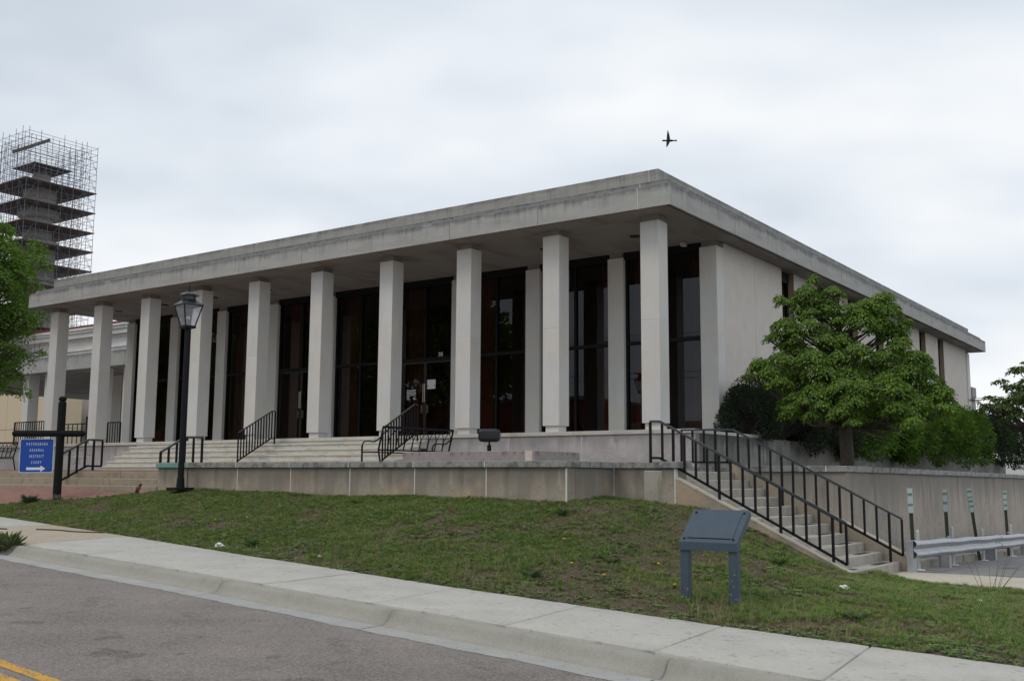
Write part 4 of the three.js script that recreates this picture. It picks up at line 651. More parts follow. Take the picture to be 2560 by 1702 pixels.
function spray(L, c, rx, ry, n, r, len, cols, droop) {       // a flat layer of hanging leaves round c
  const tx = (r() - 0.5) * 0.7, tz = (r() - 0.5) * 0.7;
  for (let i = 0; i < n; i++) {
    const a = r() * Math.PI * 2, q = Math.sqrt(r()) * (r() < 0.06 ? 1.25 : 1), d = V(Math.cos(a), 0, Math.sin(a));
    const p = c.clone().addScaledVector(d, q * rx); p.y += tx * d.x * q * rx + tz * d.z * q * rx + (1 - q * q) * ry * (0.6 + r() * 0.6) - r() * r() * ry * 1.3 - q * q * ry * 0.35;
    const out = d.clone().multiplyScalar(0.35 + 0.65 * q).add(dirR(r).multiplyScalar(0.45)); out.y -= droop * (0.5 + r() * 0.8); out.normalize();
    const nn = V(0, 1, 0).addScaledVector(d, 0.5 * q).add(dirR(r).multiplyScalar(0.4)); nn.addScaledVector(out, -nn.dot(out)).normalize();
    const l = len * (0.7 + r() * 0.6); L.add(p, out, nn, l, l * 0.5, palette(r, cols));
  }
}
function limb(list, pts, r0, r1, n = 6) { for (let i = 0; i < pts.length - 1; i++) { const a = lerp(r0, r1, i / (pts.length - 1)), b = lerp(r0, r1, (i + 1) / (pts.length - 1)); list.push(boxUV(rod(pts[i], pts[i + 1].clone().addScaledVector(pts[i + 1].clone().sub(pts[i]).normalize(), a * 0.25), a, b, n))); } }
function tierTree(name, label, base, clusters, o) {          // clusters: [u, y, r] seen from the street: sideways metres, height, radius
  const r = rngOf(o.seed), t = thing(name, label, 'tree', [0, 0, 0], 0, o.group), L = new Leaves(), wood = [], trunk = [];
  const axis = y => base.clone().add(V(0, y, 0)).addScaledVector(RT, o.lean * y + 0.05 * Math.sin(y * 2.1)).addScaledVector(FW, 0.06 * Math.sin(y * 1.7));
  const top = o.trunkTop; const tp = range(0, top, 8).map(axis); limb(trunk, tp.slice(0, 5), o.tr, o.tr * 0.72, 10); limb(trunk, tp.slice(4), o.tr * 0.72, o.tr * 0.2, 8);
  limb(trunk, [axis(-0.12), axis(0.12)], o.tr * 1.45, o.tr * 1.02, 10);
  for (const [u, y, rad] of clusters) {
    const R = Math.max(0.4, o.crownR(y)), span = Math.sqrt(Math.max(0.12, R * R - u * u)), copies = o.copies || 2;
    for (let k = 0; k < copies; k++) {
      if (k && o.second !== undefined && r() > o.second(y)) continue;
      const w = (k === 0 ? -(0.25 + 0.7 * r()) : (r() * 2 - 1)) * span * (k === 0 ? 0.85 : 1);       // most layers reach towards the street side, the rest all round
      const uu = k === 0 ? u : u * (0.9 + r() * 0.1), c = base.clone().add(V(0, y + (k ? r() * 0.25 : 0), 0)).addScaledVector(RT, uu).addScaledVector(FW, w);
      const s = rad * (0.9 + r() * 0.25) * (k ? 0.9 : 1);
      spray(L, c, s, s * o.flat, Math.round(o.density * s * s), r, o.leaf, o.cols, o.droop);
      const d = c.clone().sub(axis(y)).setY(0).length(), ay = clamp(o.hang && y < 5.2 ? y + 0.7 + 0.3 * r() : y - 0.25 - d * 0.42, o.fork, top * 0.97), a = axis(ay), m = a.clone().lerp(c, 0.5); m.y -= 0.06 * d; m.add(dirR(r).multiplyScalar(0.08 * d));
      limb(wood, [a, m, c.clone().add(V(0, -s * 0.1, 0))], Math.min(o.tr * 0.42, 0.018 + d * 0.022), 0.007, 5);
      for (let q = 0; q < 4; q++) { const e = c.clone().add(dirR(r).multiply(V(s, s * 0.25, s)).multiplyScalar(0.8)); limb(wood, [m.clone().lerp(c, 0.55 + 0.3 * r()), e], 0.008, 0.003, 4); }
    }
  }
  mesh('trunk', trunk, barkM, t); mesh('branches', wood, barkM, t); L.mesh('crown', t); return t;
}
{
  const T = [[790, 60, 42], [770, 115, 62], [720, 165, 80], [800, 170, 80], [930, 165, 70], [985, 180, 30], [570, 225, 55], [690, 215, 80], [790, 240, 100], [900, 265, 85], [660, 290, 55], [760, 310, 90], [700, 355, 70], [900, 335, 95], [520, 222, 28],
    [1200, 265, 100], [1050, 300, 80], [1350, 275, 110], [1430, 315, 55], [1100, 370, 120], [1300, 395, 120], [1520, 388, 55], [1450, 430, 80], [1400, 485, 100], [1230, 455, 70], [1500, 515, 38], [960, 400, 70],
    [560, 410, 85], [480, 495, 65], [600, 500, 105], [720, 440, 100], [560, 575, 75], [680, 580, 95], [840, 480, 95], [850, 565, 105], [960, 560, 85], [430, 535, 28],
    [350, 740, 75], [290, 820, 55], [430, 790, 100], [560, 720, 105], [700, 700, 110], [600, 830, 130], [480, 880, 100], [760, 820, 130], [900, 700, 125], [1050, 650, 115], [250, 825, 30],
    [1250, 690, 115], [1400, 625, 85], [1430, 560, 65], [1560, 650, 80], [1640, 740, 75], [1500, 735, 105], [1350, 770, 110], [1700, 740, 35],
    [950, 850, 130], [1100, 800, 120], [1150, 920, 130], [1400, 845, 125], [1600, 845, 110], [1550, 950, 120], [1700, 930, 95], [1790, 1010, 75], [1650, 1040, 110], [850, 950, 130], [700, 960, 120], [600, 1000, 95], [900, 1040, 110], [1200, 1050, 120], [1400, 1050, 130], [1500, 1130, 100], [1750, 1090, 80], [1000, 960, 110], [1300, 970, 110], [1190, 1140, 80], [700, 1075, 80], [520, 1080, 50], [1845, 1040, 35], [800, 1130, 85], [950, 1130, 85], [1100, 1125, 90], [1300, 1150, 95], [640, 1150, 65], [1400, 1200, 75], [1250, 1225, 65], [880, 1200, 60], [1560, 1180, 80]];
  const base = V(4.45, -1.35, -0.55), px = 108.3 / 0.31889;
  const cl = T.map(([x, y, q]) => [(x - 1038) / px, (1199 - 680) / 108.3 - y / px - 0.05 + 0.0, q / px]);
  tierTree('dogwood_tree', 'layered green dogwood tree growing in front of the side wall', base, cl, { seed: 11, lean: -0.03, tr: 0.165, trunkTop: 4.3, fork: 1.25, crownR: y => y < 1 ? 2.3 : 2.75 - (y - 1) * 0.62, copies: 2, second: y => y < 2.9 ? 1 : 0.5, flat: 0.52, density: 4300, leaf: 0.092, droop: 0.75, cols: [[0.100, 0.205, 0.008], [0.140, 0.250, 0.010], [0.068, 0.155, 0.008], [0.190, 0.265, 0.018], [0.085, 0.185, 0.010], [0.055, 0.125, 0.010]] });
}
{ // leafy tree at the left edge, out over the brick path
  const T = [[40, 130, 85], [130, 135, 55], [120, 250, 105], [220, 330, 80], [40, 330, 130], [250, 460, 85], [310, 520, 50], [120, 480, 140], [30, 600, 130], [200, 620, 115], [250, 720, 60], [300, 850, 85], [350, 880, 42], [180, 850, 125], [50, 800, 130], [60, 1000, 110], [170, 980, 75], [40, 1150, 90], [140, 1080, 70], [250, 1100, 45], [300, 1112, 24], [150, 1280, 55], [60, 1300, 80], [40, 1420, 60], [90, 1465, 36],
    [-100, 200, 160], [-150, 480, 190], [-130, 800, 190], [-110, 1100, 150], [-300, 330, 180], [-320, 700, 220], [-300, 1050, 180], [-460, 500, 160], [-480, 850, 180], [-120, 1330, 90], [-20, 1230, 90], [-60, 960, 120], [100, 900, 100], [110, 1190, 70], [-40, 1400, 70], [10, 1080, 90], [60, 1250, 95], [110, 1330, 65], [50, 1380, 85], [80, 1200, 95], [20, 1480, 55], [150, 1200, 70], [100, 1420, 45], [190, 1240, 40]];
  const px = 56.8 / 0.306, cl = T.map(([x, y, q]) => [(x + 230) / px, (1187 - 540) / 56.8 - y / px - 0.15, q / px]);
  tierTree('shade_tree', 'bright green leafy tree at the left edge past the end of the courthouse roof', V(-33.75, -1.27, 0.55), cl, { seed: 23, lean: 0, tr: 0.2, trunkTop: 9.6, fork: 2.6, crownR: y => 3.3, hang: 1, copies: 3, flat: 0.85, density: 900, leaf: 0.17, droop: 0.35, cols: [[0.115, 0.230, 0.010], [0.150, 0.270, 0.014], [0.080, 0.175, 0.010], [0.13, 0.235, 0.018]] });
}
{ // tree beyond the hedge at the right edge
  const T = [[620, 180, 40], [590, 330, 34], [480, 380, 85], [560, 400, 100], [395, 432, 45], [520, 480, 80], [600, 520, 90], [350, 560, 90], [250, 540, 45], [270, 610, 95], [180, 592, 36], [420, 580, 80], [500, 600, 80], [600, 640, 90], [420, 690, 110], [330, 720, 55], [150, 580, 22], [700, 260, 120], [760, 420, 140], [740, 560, 140], [720, 720, 140], [800, 860, 140], [640, 880, 85], [600, 1000, 75], [900, 500, 160], [950, 700, 160], [860, 200, 110]];
  const px = 65.4 / 0.2552, cl = T.map(([x, y, q]) => [(x - 790) / px, (1202 - 860) / 65.4 - y / px - 0.05, q / px]);
  tierTree('garden_tree', 'dark green layered tree at the right edge behind the hedge', V(4.7, -1.4, -20.2).addScaledVector(RT, 0.95), cl, { seed: 37, lean: 0, tr: 0.15, trunkTop: 5.0, fork: 1.2, crownR: y => 2.6, copies: 2, flat: 0.36, density: 1000, leaf: 0.15, droop: 0.6, cols: [[0.060, 0.110, 0.012], [0.085, 0.140, 0.016], [0.045, 0.085, 0.010]] });
}
function shrub(name, label, c, rad, n, len, cols, seed, group) {
  const r = rngOf(seed), t = thing(name, label, 'shrub', [0, 0, 0], 0, group), L = new Leaves(), wood = [], lobes = [];
  for (let i = 0; i < 26; i++) { const d = dirR(r); if (d.y < -0.55) d.y *= -1; lobes.push([c.clone().add(d.clone().multiply(rad).multiplyScalar(0.70)), 0.26 + r() * 0.16]); }
  for (let i = 0; i < n; i++) {
    const [q, s] = lobes[i % lobes.length], d = dirR(r), k = 0.55 + 0.5 * Math.sqrt(r()), p = q.clone().add(d.clone().multiply(rad).multiplyScalar(s * k));
    const out = p.clone().sub(c).divide(rad).normalize().multiplyScalar(0.7).add(d.multiplyScalar(0.6)).add(dirR(r).multiplyScalar(0.55)); out.y += 0.12 - 0.3 * r(); out.normalize();
    const nn = dirR(r).add(V(0, 0.8, 0)); nn.addScaledVector(out, -nn.dot(out)).normalize(); const l = len * (0.7 + r() * 0.7); L.add(p, out, nn, l, l * 0.48, palette(r, cols));
  }
  const foot = V(0.4, -0.34, c.z); for (const [q] of lobes) if (q.y > 0) limb(wood, [foot, foot.clone().lerp(q, 0.5).add(V(0, 0.15, 0)), q], 0.03, 0.008, 5);
  mesh('stems', wood, barkM, t); L.mesh('foliage', t); return t;
}
const holly = [[0.014, 0.030, 0.008], [0.022, 0.042, 0.010], [0.030, 0.052, 0.013], [0.012, 0.024, 0.008]], hedgeC = [[0.070, 0.155, 0.008], [0.105, 0.205, 0.010], [0.050, 0.115, 0.008], [0.130, 0.220, 0.014]];
shrub('holly_bush', 'dark holly bush against the corner pier of the courthouse', V(0.70, 0.18, -4.3), V(0.92, 1.15, 1.6), 24000, 0.062, holly, 51, 'hedge beside the courthouse');
shrub('holly_bush', 'dark holly bush under the left side of the dogwood', V(0.85, 0.15, -6.6), V(1.05, 1.2, 1.7), 22000, 0.065, holly, 52, 'hedge beside the courthouse');
shrub('holly_bush', 'dark holly bush hanging over the planter wall behind the dogwood trunk', V(0.95, 0.05, -9.2), V(1.2, 1.2, 1.8), 18000, 0.07, [...holly, [0.035, 0.07, 0.012]], 53, 'hedge beside the courthouse');
const hedgeLabels = ['green hedge shrub just right of the dogwood trunk', 'green hedge shrub under the right side of the dogwood crown', 'green hedge shrub hanging lowest over the planter wall', 'green hedge shrub above the leftmost parking sign', 'green hedge shrub above the second parking sign', 'green hedge shrub below the rear corner pier', 'dark hedge shrub past the rear end of the courthouse', 'dark hedge shrub farthest along the planter wall'];
[[-12.0, 0.25, 1.2], [-14.9, 0.3, 1.25], [-17.8, 0.35, 1.3], [-20.9, 0.45, 1.35], [-24.2, 0.5, 1.4], [-27.8, 0.55, 1.4], [-31.8, 0.55, 1.5], [-35.8, 0.45, 1.5]].forEach(([z, y, h], i) => shrub('hedge_shrub', hedgeLabels[i], V(1.05, y - 0.22, z), V(1.45, h * 1.12, 2.0), i < 3 ? 12000 : 10000, 0.125, i > 5 ? holly.map(c => scaleC(c, 1.6)) : hedgeC, 60 + i, 'hedge beside the courthouse'));
// ------------------------------------------------------------------ grass and small plants
{
  const r = rngOf(201), tuft = (n, h, w, lean) => { const p = []; for (let i = 0; i < n; i++) { const a = r() * 6.283, d = V(Math.cos(a), 0, Math.sin(a)), s = V(-d.z, 0, d.x).multiplyScalar(w * (0.7 + 0.6 * r())), o = d.clone().multiplyScalar(0.02 * r()), k = h * (0.5 + 0.7 * r()), m = o.clone().addScaledVector(d, k * lean * 0.35).setY(k * 0.6), t = o.clone().addScaledVector(d, k * lean * (0.7 + r() * 0.6)).setY(k); const a0 = o.clone().sub(s), b0 = o.clone().add(s), a1 = m.clone().addScaledVector(s, -0.7), b1 = m.clone().addScaledVector(s, 0.7); for (const v of [a0, b0, b1, a0, b1, a1, a1, b1, t]) p.push(v.x, v.y, v.z); } const g = new THREE.BufferGeometry(); g.setAttribute('position', new THREE.Float32BufferAttribute(p, 3)); g.computeVertexNormals(); return g; };
  const gm = new THREE.MeshPhysicalMaterial({ color: 0xffffff, roughness: 1, transmission: 0.25, thickness: 0, side: THREE.DoubleSide });
  const n2 = (x, z, f, s) => fbm((x * f + 500) / 4096, (z * f + 500) / 4096, 4096, 4096, 4, s);
  const scatter = (name, label, geo, count, hs, accept) => {
    const M = [], C = [], m = new THREE.Matrix4(), q = new THREE.Quaternion(), up = V(0, 1, 0); let tries = 0;
    while (M.length < count && tries++ < count * 12) {
      const x = -15.5 + 31 * r(), z0 = lawnZ0(x), zb = BK(x), z = lerp(z0, zb, r()); if (r() > (zb - z0) / 9) continue;
      if ((x < 1.9 && x > -10.1 && z < 7.43) || (x >= 1.9 && x < 6.52 && z < 5.99) || (x >= 1.85 && x < 3.05 && z < 5.74)) continue;
      const c = accept(x, z, zb - z); if (!c) continue;
      q.setFromAxisAngle(up, r() * 6.283); const s = hs * (0.7 + 0.6 * r()) * (c[3] || 1); m.compose(V(x, lawnY(x, z) - 0.004, z), q, V(s * 1.15, s, s * 1.15)); M.push(m.clone()); C.push(c);
    }
    const im = new THREE.InstancedMesh(geo, gm, M.length); M.forEach((k, i) => { im.setMatrixAt(i, k); im.setColorAt(i, new THREE.Color().setRGB(C[i][0], C[i][1], C[i][2])); });
    im.name = numbered(name); im.castShadow = im.receiveShadow = true; im.userData = { kind: 'stuff', label, category: 'grass' }; scene.add(im);
  };
  const tone = (x, z, e) => {
    const p = n2(x, z, 0.9, 5), q = n2(x, z, 3.1, 15), b = n2(x, z, 6, 25), dry = step(0.47, 0.66, p * 0.55 + q * 0.45 + (1 - step(0.3, 1.5, e)) * 0.10 * step(1, 4, x) + 0.035 * step(0, 6, x));
    if (r() < dry * 0.62) return null;
    let c = mix3([0.112, 0.200, 0.026], [0.170, 0.240, 0.036], step(0.35, 0.65, b)); c = mix3(c, [0.24, 0.20, 0.085], clamp(dry * 0.8 + (r() < 0.13 ? 0.7 : 0)) * r()); if (r() < 0.08) c = [0.31, 0.245, 0.13]; if (r() < dry * 0.4) c = [0.19, 0.125, 0.08];
    return [...scaleC(c, 0.75 + 0.5 * r()), 1 - 0.35 * dry];
  };
  scatter('grass', 'short patchy grass covering the lawn', tuft(9, 0.052, 0.0034, 1.0), 76000, 1, tone);
  scatter('grass', 'taller brighter grass tufts scattered over the lawn', tuft(16, 0.085, 0.004, 0.8), 1500, 1, (x, z, e) => { const q = n2(x, z, 2.2, 45); return q > 0.57 ? [...scaleC([0.130, 0.215, 0.028], 0.75 + 0.5 * r()), 1] : null; });
  scatter('grass', 'clover and low broad leaves mixed into the lawn', (() => { const p = []; for (let i = 0; i < 12; i++) { const a = r() * 6.283, d = V(Math.cos(a), 0, Math.sin(a)), c = d.clone().multiplyScalar(0.05 * r()).setY(0.012 + 0.025 * r()), s = V(-d.z, 0, d.x).multiplyScalar(0.013), f = d.clone().multiplyScalar(0.017).setY(0.008); for (const v of [c.clone().sub(f), c.clone().add(s), c.clone().add(f), c.clone().sub(f), c.clone().add(f), c.clone().sub(s)]) p.push(v.x, v.y, v.z); } const g = new THREE.BufferGeometry(); g.setAttribute('position', new THREE.Float32BufferAttribute(p, 3)); g.computeVertexNormals(); return g; })(), 8000, 0.75, (x, z, e) => { const q = n2(x, z, 1.7, 65) + (e < 0.25 ? 0.12 : 0); return q > 0.56 ? [...scaleC([0.120, 0.205, 0.030], 0.7 + 0.6 * r()), 1] : null; });
  scatter('grass', 'pale dry grass stalks standing along the lower edge of the lawn', tuft(7, 0.17, 0.0022, 0.35), 700, 1, (x, z, e) => { const q = n2(x, z, 1.3, 85); return q > 0.5 && e < 1.9 && x > -2 && x < 9 ? [...scaleC([0.27, 0.245, 0.12], 0.8 + 0.4 * r()), 1] : null; });
  // single weeds
  const weed = (label, x, z, n, len, cols, rise, seed, y) => { const q = rngOf(seed), L = new Leaves(), t = thing('weed', label, 'weed', [x, y ?? lawnY(x, z), z], 0, 'weeds on the lawn'); for (let i = 0; i < n; i++) { const a = q() * 6.283, d = V(Math.cos(a), rise * (0.3 + q()), Math.sin(a)).normalize(), l = len * (0.6 + q() * 0.7); L.add(V(d.x * 0.02, 0.005, d.z * 0.02), d, V(0, 1, 0).addScaledVector(d, -d.y).normalize(), l, l * 0.2, palette(q, cols), 0.2); } L.mesh('leaves', t); return t; };
  const wg = [[0.05, 0.13, 0.016], [0.075, 0.165, 0.02], [0.04, 0.10, 0.016]], wd = [[0.04, 0.085, 0.025], [0.05, 0.10, 0.03]];
  weed('bright grassy weed clump below the corner of the retaining wall', 2.37, 8.32, 46, 0.17, wg, 1.4, 301);
  weed('dark leafy weed low in the middle of the lawn near the pavement', 3.97, 11.6, 34, 0.16, wd, 0.6, 302);
  weed('dark leafy weed left of the display panel', 4.55, 10.4, 30, 0.15, wd, 0.5, 303);
  weed('dandelion rosette right in front of the retaining wall middle', -2.6, 8.2, 30, 0.14, wg, 0.9, 304);
  weed('leafy dark weed clump beside the foot of the blue sign post', -13.2, 8.95, 110, 0.26, wd, 1.2, 305);
  weed('dark weed at the right lower lawn close to the pavement', 8.4, 11.6, 36, 0.17, wd, 0.5, 306);
  weed('fresh green grass clump by the pavement below the lamp post', -2.2, 11.2, 60, 0.17, wg, 1.6, 307);
  weed('light green weed between display panel and side stairs', 6.2, 8.2, 40, 0.16, wg, 1.0, 308);
  { const x = -5.62, z = FR(-5.62) + 0.2; weed('tall feathery weed growing out of the broken kerb end', x, z, 260, 0.34, [[0.05, 0.11, 0.02], [0.11, 0.15, 0.04], [0.17, 0.17, 0.07]], 2.2, 309, roadY(x, z) + 0.02); weed('dark mound of weeds at the end of the old kerb', x - 0.25, z + 0.1, 200, 0.2, wd, 0.8, 310, roadY(x, z) + 0.02); }
  { const t = thing('dry_stalks', 'thin dry weed stalks at the right edge of the concrete pad', 'weed', [8.55, lawnY(8.6, 5.3), 5.25]), q = rngOf(311), s = []; for (let i = 0; i < 9; i++) { const a = q() * 6.283, h = 0.35 + q() * 0.3; s.push(rod(V(0.15 * Math.cos(a), 0, 0.15 * Math.sin(a)), V(0.4 * Math.cos(a) + 0.1 * q(), h, 0.3 * Math.sin(a)), 0.004, 0.002, 4)); } mesh('stalk', s, std({ color: new THREE.Color().setRGB(0.14, 0.11, 0.08) }), t); }
  { const q = rngOf(320), f = [], fl = []; for (const [x, z] of [[-4.2, 9.6], [-4.8, 9.9], [4.2, 10.9], [4.9, 11.2], [5.2, 10.2], [5.9, 11.1], [3.3, 9.7]]) { f.push(new THREE.SphereGeometry(0.022, 8, 5).scale(1, 0.5, 1).translate(x, lawnY(x, z) + 0.055, z).toNonIndexed()); fl.push(rod(V(x, lawnY(x, z), z), V(x, lawnY(x, z) + 0.05, z), 0.003, 0.003, 4)); } const d = single('dandelion_flowers', f, std({ color: new THREE.Color().setRGB(0.72, 0.48, 0.02) }), 'tiny yellow dandelion heads dotted in the lawn', 'flowers'); d.userData.kind = 'stuff'; mesh('stalk', fl, std({ color: new THREE.Color().setRGB(0.08, 0.14, 0.03) }), d); }
  // litter and sticks
  const paper = (label, x, z, s, seed) => { const q = rngOf(seed), g = new THREE.IcosahedronGeometry(s, 2), p = g.attributes.position, key = {}; for (let i = 0; i < p.count; i++) { const k = [p.getX(i), p.getY(i), p.getZ(i)].map(v => v.toFixed(4)).join(); key[k] ??= 0.55 + q() * 0.8; p.setXYZ(i, p.getX(i) * key[k] * 1.3, p.getY(i) * key[k] * 0.7, p.getZ(i) * key[k]); } g.computeVertexNormals(); g.translate(x, lawnY(x, z) + s * 0.45, z); return single('paper_scrap', g, std({ color: new THREE.Color().setRGB(0.66, 0.66, 0.67), side: THREE.DoubleSide }), label, 'litter', 'litter on the lawn'); };
  paper('crumpled white paper at the pavement edge on the left of the lawn', -2.9, 11.30, 0.07, 401); paper('crumpled white paper on the lawn near the foot of the side stairs', 7.5, 9.24, 0.055, 402); paper('small white scrap on the lawn at the right edge', 9.0, 8.27, 0.035, 403); paper('small white scrap near the pavement, lower middle of the lawn', -0.2, 11.5, 0.032, 404);
  const tw = (label, pts) => single('twig', curveTube(pts, 0.013, 12, 5), std({ color: new THREE.Color().setRGB(0.07, 0.052, 0.045) }), label, 'twig', 'twigs by the kerb');
  const wy = (x, z) => V(x, walkY(x, z) + 0.014, z);
  tw('crooked dark twig lying across the tan pavement slab', [wy(-8.3, 11.6), wy(-7.9, 11.35), wy(-7.4, 11.3), wy(-6.9, 10.95)]); tw('short dark twig near the left edge of the tan slab', [wy(-8.9, 12.15), wy(-8.6, 12.05)]);
}
// ------------------------------------------------------------------ birds
{
  const b = thing('flying_bird', 'small dark bird flying above the roof corner', 'bird', [-1.18, 8.35, -2.93], 0.62); const dark = std({ color: new THREE.Color().setRGB(0.012, 0.011, 0.013) });
  const prof = [[0, -0.17], [0.012, -0.16], [0.03, -0.11], [0.036, -0.02], [0.03, 0.05], [0.02, 0.09], [0.03, 0.13], [0.02, 0.165], [0.005, 0.185], [0, 0.20]].map(([x, y]) => new THREE.Vector2(x, y));
  const body = new THREE.LatheGeometry(prof, 10).rotateZ(Math.PI / 2).toNonIndexed(), wing = (s) => { const o = new THREE.Shape(); o.moveTo(0.05, 0); o.quadraticCurveTo(0.035, 0.16 * s, -0.05, 0.34 * s); o.quadraticCurveTo(-0.065, 0.14 * s, -0.05, 0); o.lineTo(0.05, 0); return new THREE.ExtrudeGeometry(o, { depth: 0.006, bevelEnabled: false }).rotateX(s * 0.25).rotateZ(-0.12).toNonIndexed(); };
  const tail = new THREE.ExtrudeGeometry(new THREE.Shape([[0.12, 0.01], [0.24, 0.035], [0.25, -0.03], [0.12, -0.012]].map(([x, y]) => new THREE.Vector2(x, y))), { depth: 0.006, bevelEnabled: false }).toNonIndexed();
  const m = mesh('body', [body, wing(1), wing(-1), tail], dark, b); m.rotation.x = -0.35;
}
{
  const b = thing('robin', 'small robin with an orange breast standing on the grass by the steps', 'bird', [-10.45, lawnY(-10.45, 7.75), 7.75], 0.5), P = [], C = [];
  const g = new THREE.LatheGeometry([[0, -0.11], [0.022, -0.10], [0.03, -0.06], [0.052, -0.01], [0.056, 0.04], [0.042, 0.085], [0.03, 0.10], [0.034, 0.125], [0.026, 0.15], [0, 0.162]].map(([x, y]) => new THREE.Vector2(x, y)), 12); g.rotateZ(-0.55); g.translate(0, 0.13, 0);
  const p = g.attributes.position, col = []; for (let i = 0; i < p.count; i++) { const x = p.getX(i), y = p.getY(i); col.push(...(y > 0.215 ? [0.02, 0.02, 0.02] : x > 0.012 ? [0.27, 0.085, 0.03] : [0.055, 0.05, 0.045])); } g.setAttribute('color', new THREE.Float32BufferAttribute(col, 3));
  const m = new THREE.Mesh(g, std({ vertexColors: true })); m.name = 'body'; b.add(m);
  mesh('beak', rod(V(0.10, 0.262, 0), V(0.135, 0.258, 0), 0.008, 0.001, 5), std({ color: new THREE.Color().setRGB(0.35, 0.22, 0.04) }), b);
  for (const s of [-1, 1]) mesh('leg', rod(V(0.0, 0, s * 0.018), V(0.01, 0.08, s * 0.018), 0.004, 0.005, 5), blackIron, b);
}
// ------------------------------------------------------------------ behind the courthouse
{ // scaffold round a stone tower
  const s = thing('scaffold', 'tall tube scaffold with plank decks wrapped round the stone tower', 'scaffold'), X0 = -87.1, X1 = -80.0, Z0 = -34.35, Z1 = -27.2, pipe = std({ color: new THREE.Color().setRGB(0.14, 0.145, 0.19), roughness: 0.5, metalness: 0.4 }), plank = std({ color: new THREE.Color().setRGB(0.135, 0.105, 0.085) });
  const n = 6, xs = range(X0, X1, n), zs = range(Z0, Z1, n), inX = [xs[0] + 0.9, xs[n] - 0.9], inZ = [zs[0] + 0.9, zs[n] - 0.9], R = 0.025, r = rngOf(71);
  const spots = []; xs.forEach(x => zs.forEach(z => { if (x === xs[0] || x === xs[n] || z === zs[0] || z === zs[n]) spots.push([x, z]); })); for (const x of inX) for (const z of zs.slice(1, n)) spots.push([x, z]); for (const z of inZ) for (const x of xs.slice(1, n)) spots.push([x, z]);
  for (const [x, z] of spots) mesh('pole', rod(V(x, -3, z), V(x, 30.6 + r() * 0.9, z), R, R, 5), pipe, s);
  const lev = [12.3, 14.3, 16.35, 18.35, 20.3, 22.2, 24.2, 26.2];
  lev.forEach((y, i) => {
    const o = new THREE.Shape([[X0 - 0.1, -Z0 + 0.1], [X1 + 0.1, -Z0 + 0.1], [X1 + 0.1, -Z1 - 0.1], [X0 - 0.1, -Z1 - 0.1]].map(([a, b]) => new THREE.Vector2(a, b))), h = new THREE.Path(); h.absellipse((X0 + X1) / 2 - 0.3, -(Z0 + Z1) / 2, 2.15, 2.15, 0, 6.283, true); o.holes.push(h);
    mesh('deck', new THREE.ExtrudeGeometry(o, { depth: 0.07, bevelEnabled: false, curveSegments: 10 }).rotateX(-Math.PI / 2).translate(0, y, 0), plank, s);
  });
  { const q = new THREE.BoxGeometry(3.9, 0.1, 3.9).translate(-83.3, 28.3, -30.6); mesh('deck', q, plank, s); }
  const ring = (y, a = X0, b = X1, c = Z0, d = Z1) => [rod(V(a, y, c), V(b, y, c), R * 0.8, R * 0.8, 4), rod(V(a, y, d), V(b, y, d), R * 0.8, R * 0.8, 4), rod(V(a, y, c), V(a, y, d), R * 0.8, R * 0.8, 4), rod(V(b, y, c), V(b, y, d), R * 0.8, R * 0.8, 4)];
  for (let y = 12.3; y < 31; y += 0.66) mesh('ledger', [...ring(y + 0.02), ...ring(y + 0.02, inX[0], inX[1], inZ[0], inZ[1])], pipe, s);
  for (let y = 26.9; y < 31; y += 1.0) { const cross = []; for (const x of xs.slice(1, n)) cross.push(rod(V(x, y, Z0), V(x, y, Z1), R * 0.7, R * 0.7, 4)); mesh('ledger', cross, pipe, s); }
  const brace = (ax, az, bx, bz, y) => rod(V(ax, y, az), V(bx, y + 1.9, bz), R * 0.6, R * 0.6, 4);
  for (let y = 12.4; y < 30; y += 2.0) { const b = []; for (let i = 0; i < n; i++) { const f = i % 2; b.push(brace(X1, zs[i + f], X1, zs[i + 1 - f], y), brace(xs[i + f], Z1, xs[i + 1 - f], Z1, y), brace(X0, zs[i + f], X0, zs[i + 1 - f], y), brace(xs[i + f], Z0, xs[i + 1 - f], Z0, y), brace(xs[i], inZ[0], xs[i + 1], inZ[0], y)); } mesh('brace', b, pipe, s); }
  mesh('beam', [bar(V(-83.5, 29.4, -27.6), V(-80.4, 30.5, -29.5), 0.18, 0.26)], plank, s);
  const t = thing('stone_tower', 'grey stone tower with stacked drums inside the scaffold', 'tower'), cx = -83.75, cz = -30.75, stM = std({ map: rep(stoneT, 5, 5), color: new THREE.Color().setRGB(0.62, 0.60, 0.57) });
  const drum = (name, pr) => mesh(name, new THREE.LatheGeometry(pr.map(([a, b]) => new THREE.Vector2(a, b)), 8).toNonIndexed().translate(cx, 0, cz), stM, t);
  drum('shaft', [[2.0, -3], [2.0, 17]]); drum('cornice', [[1.9, 17], [2.25, 17.1], [2.25, 17.5], [1.7, 17.7]]); drum('drum', [[1.8, 17.6], [1.8, 20.6]]); drum('cornice', [[1.8, 20.5], [2.1, 20.7], [2.1, 21.1], [1.2, 21.35]]); drum('drum', [[1.35, 21.2], [1.35, 23.4]]); drum('cornice', [[1.3, 23.3], [1.9, 23.5], [1.95, 24.7], [1.5, 24.9]]); drum('drum', [[1.55, 24.8], [1.62, 26.5]]); drum('cornice', [[1.55, 26.45], [1.75, 26.6], [1.0, 26.95]]); drum('dome', [[0.95, 26.9], [0.9, 27.6], [0.6, 28.2], [0, 28.5]]);
}
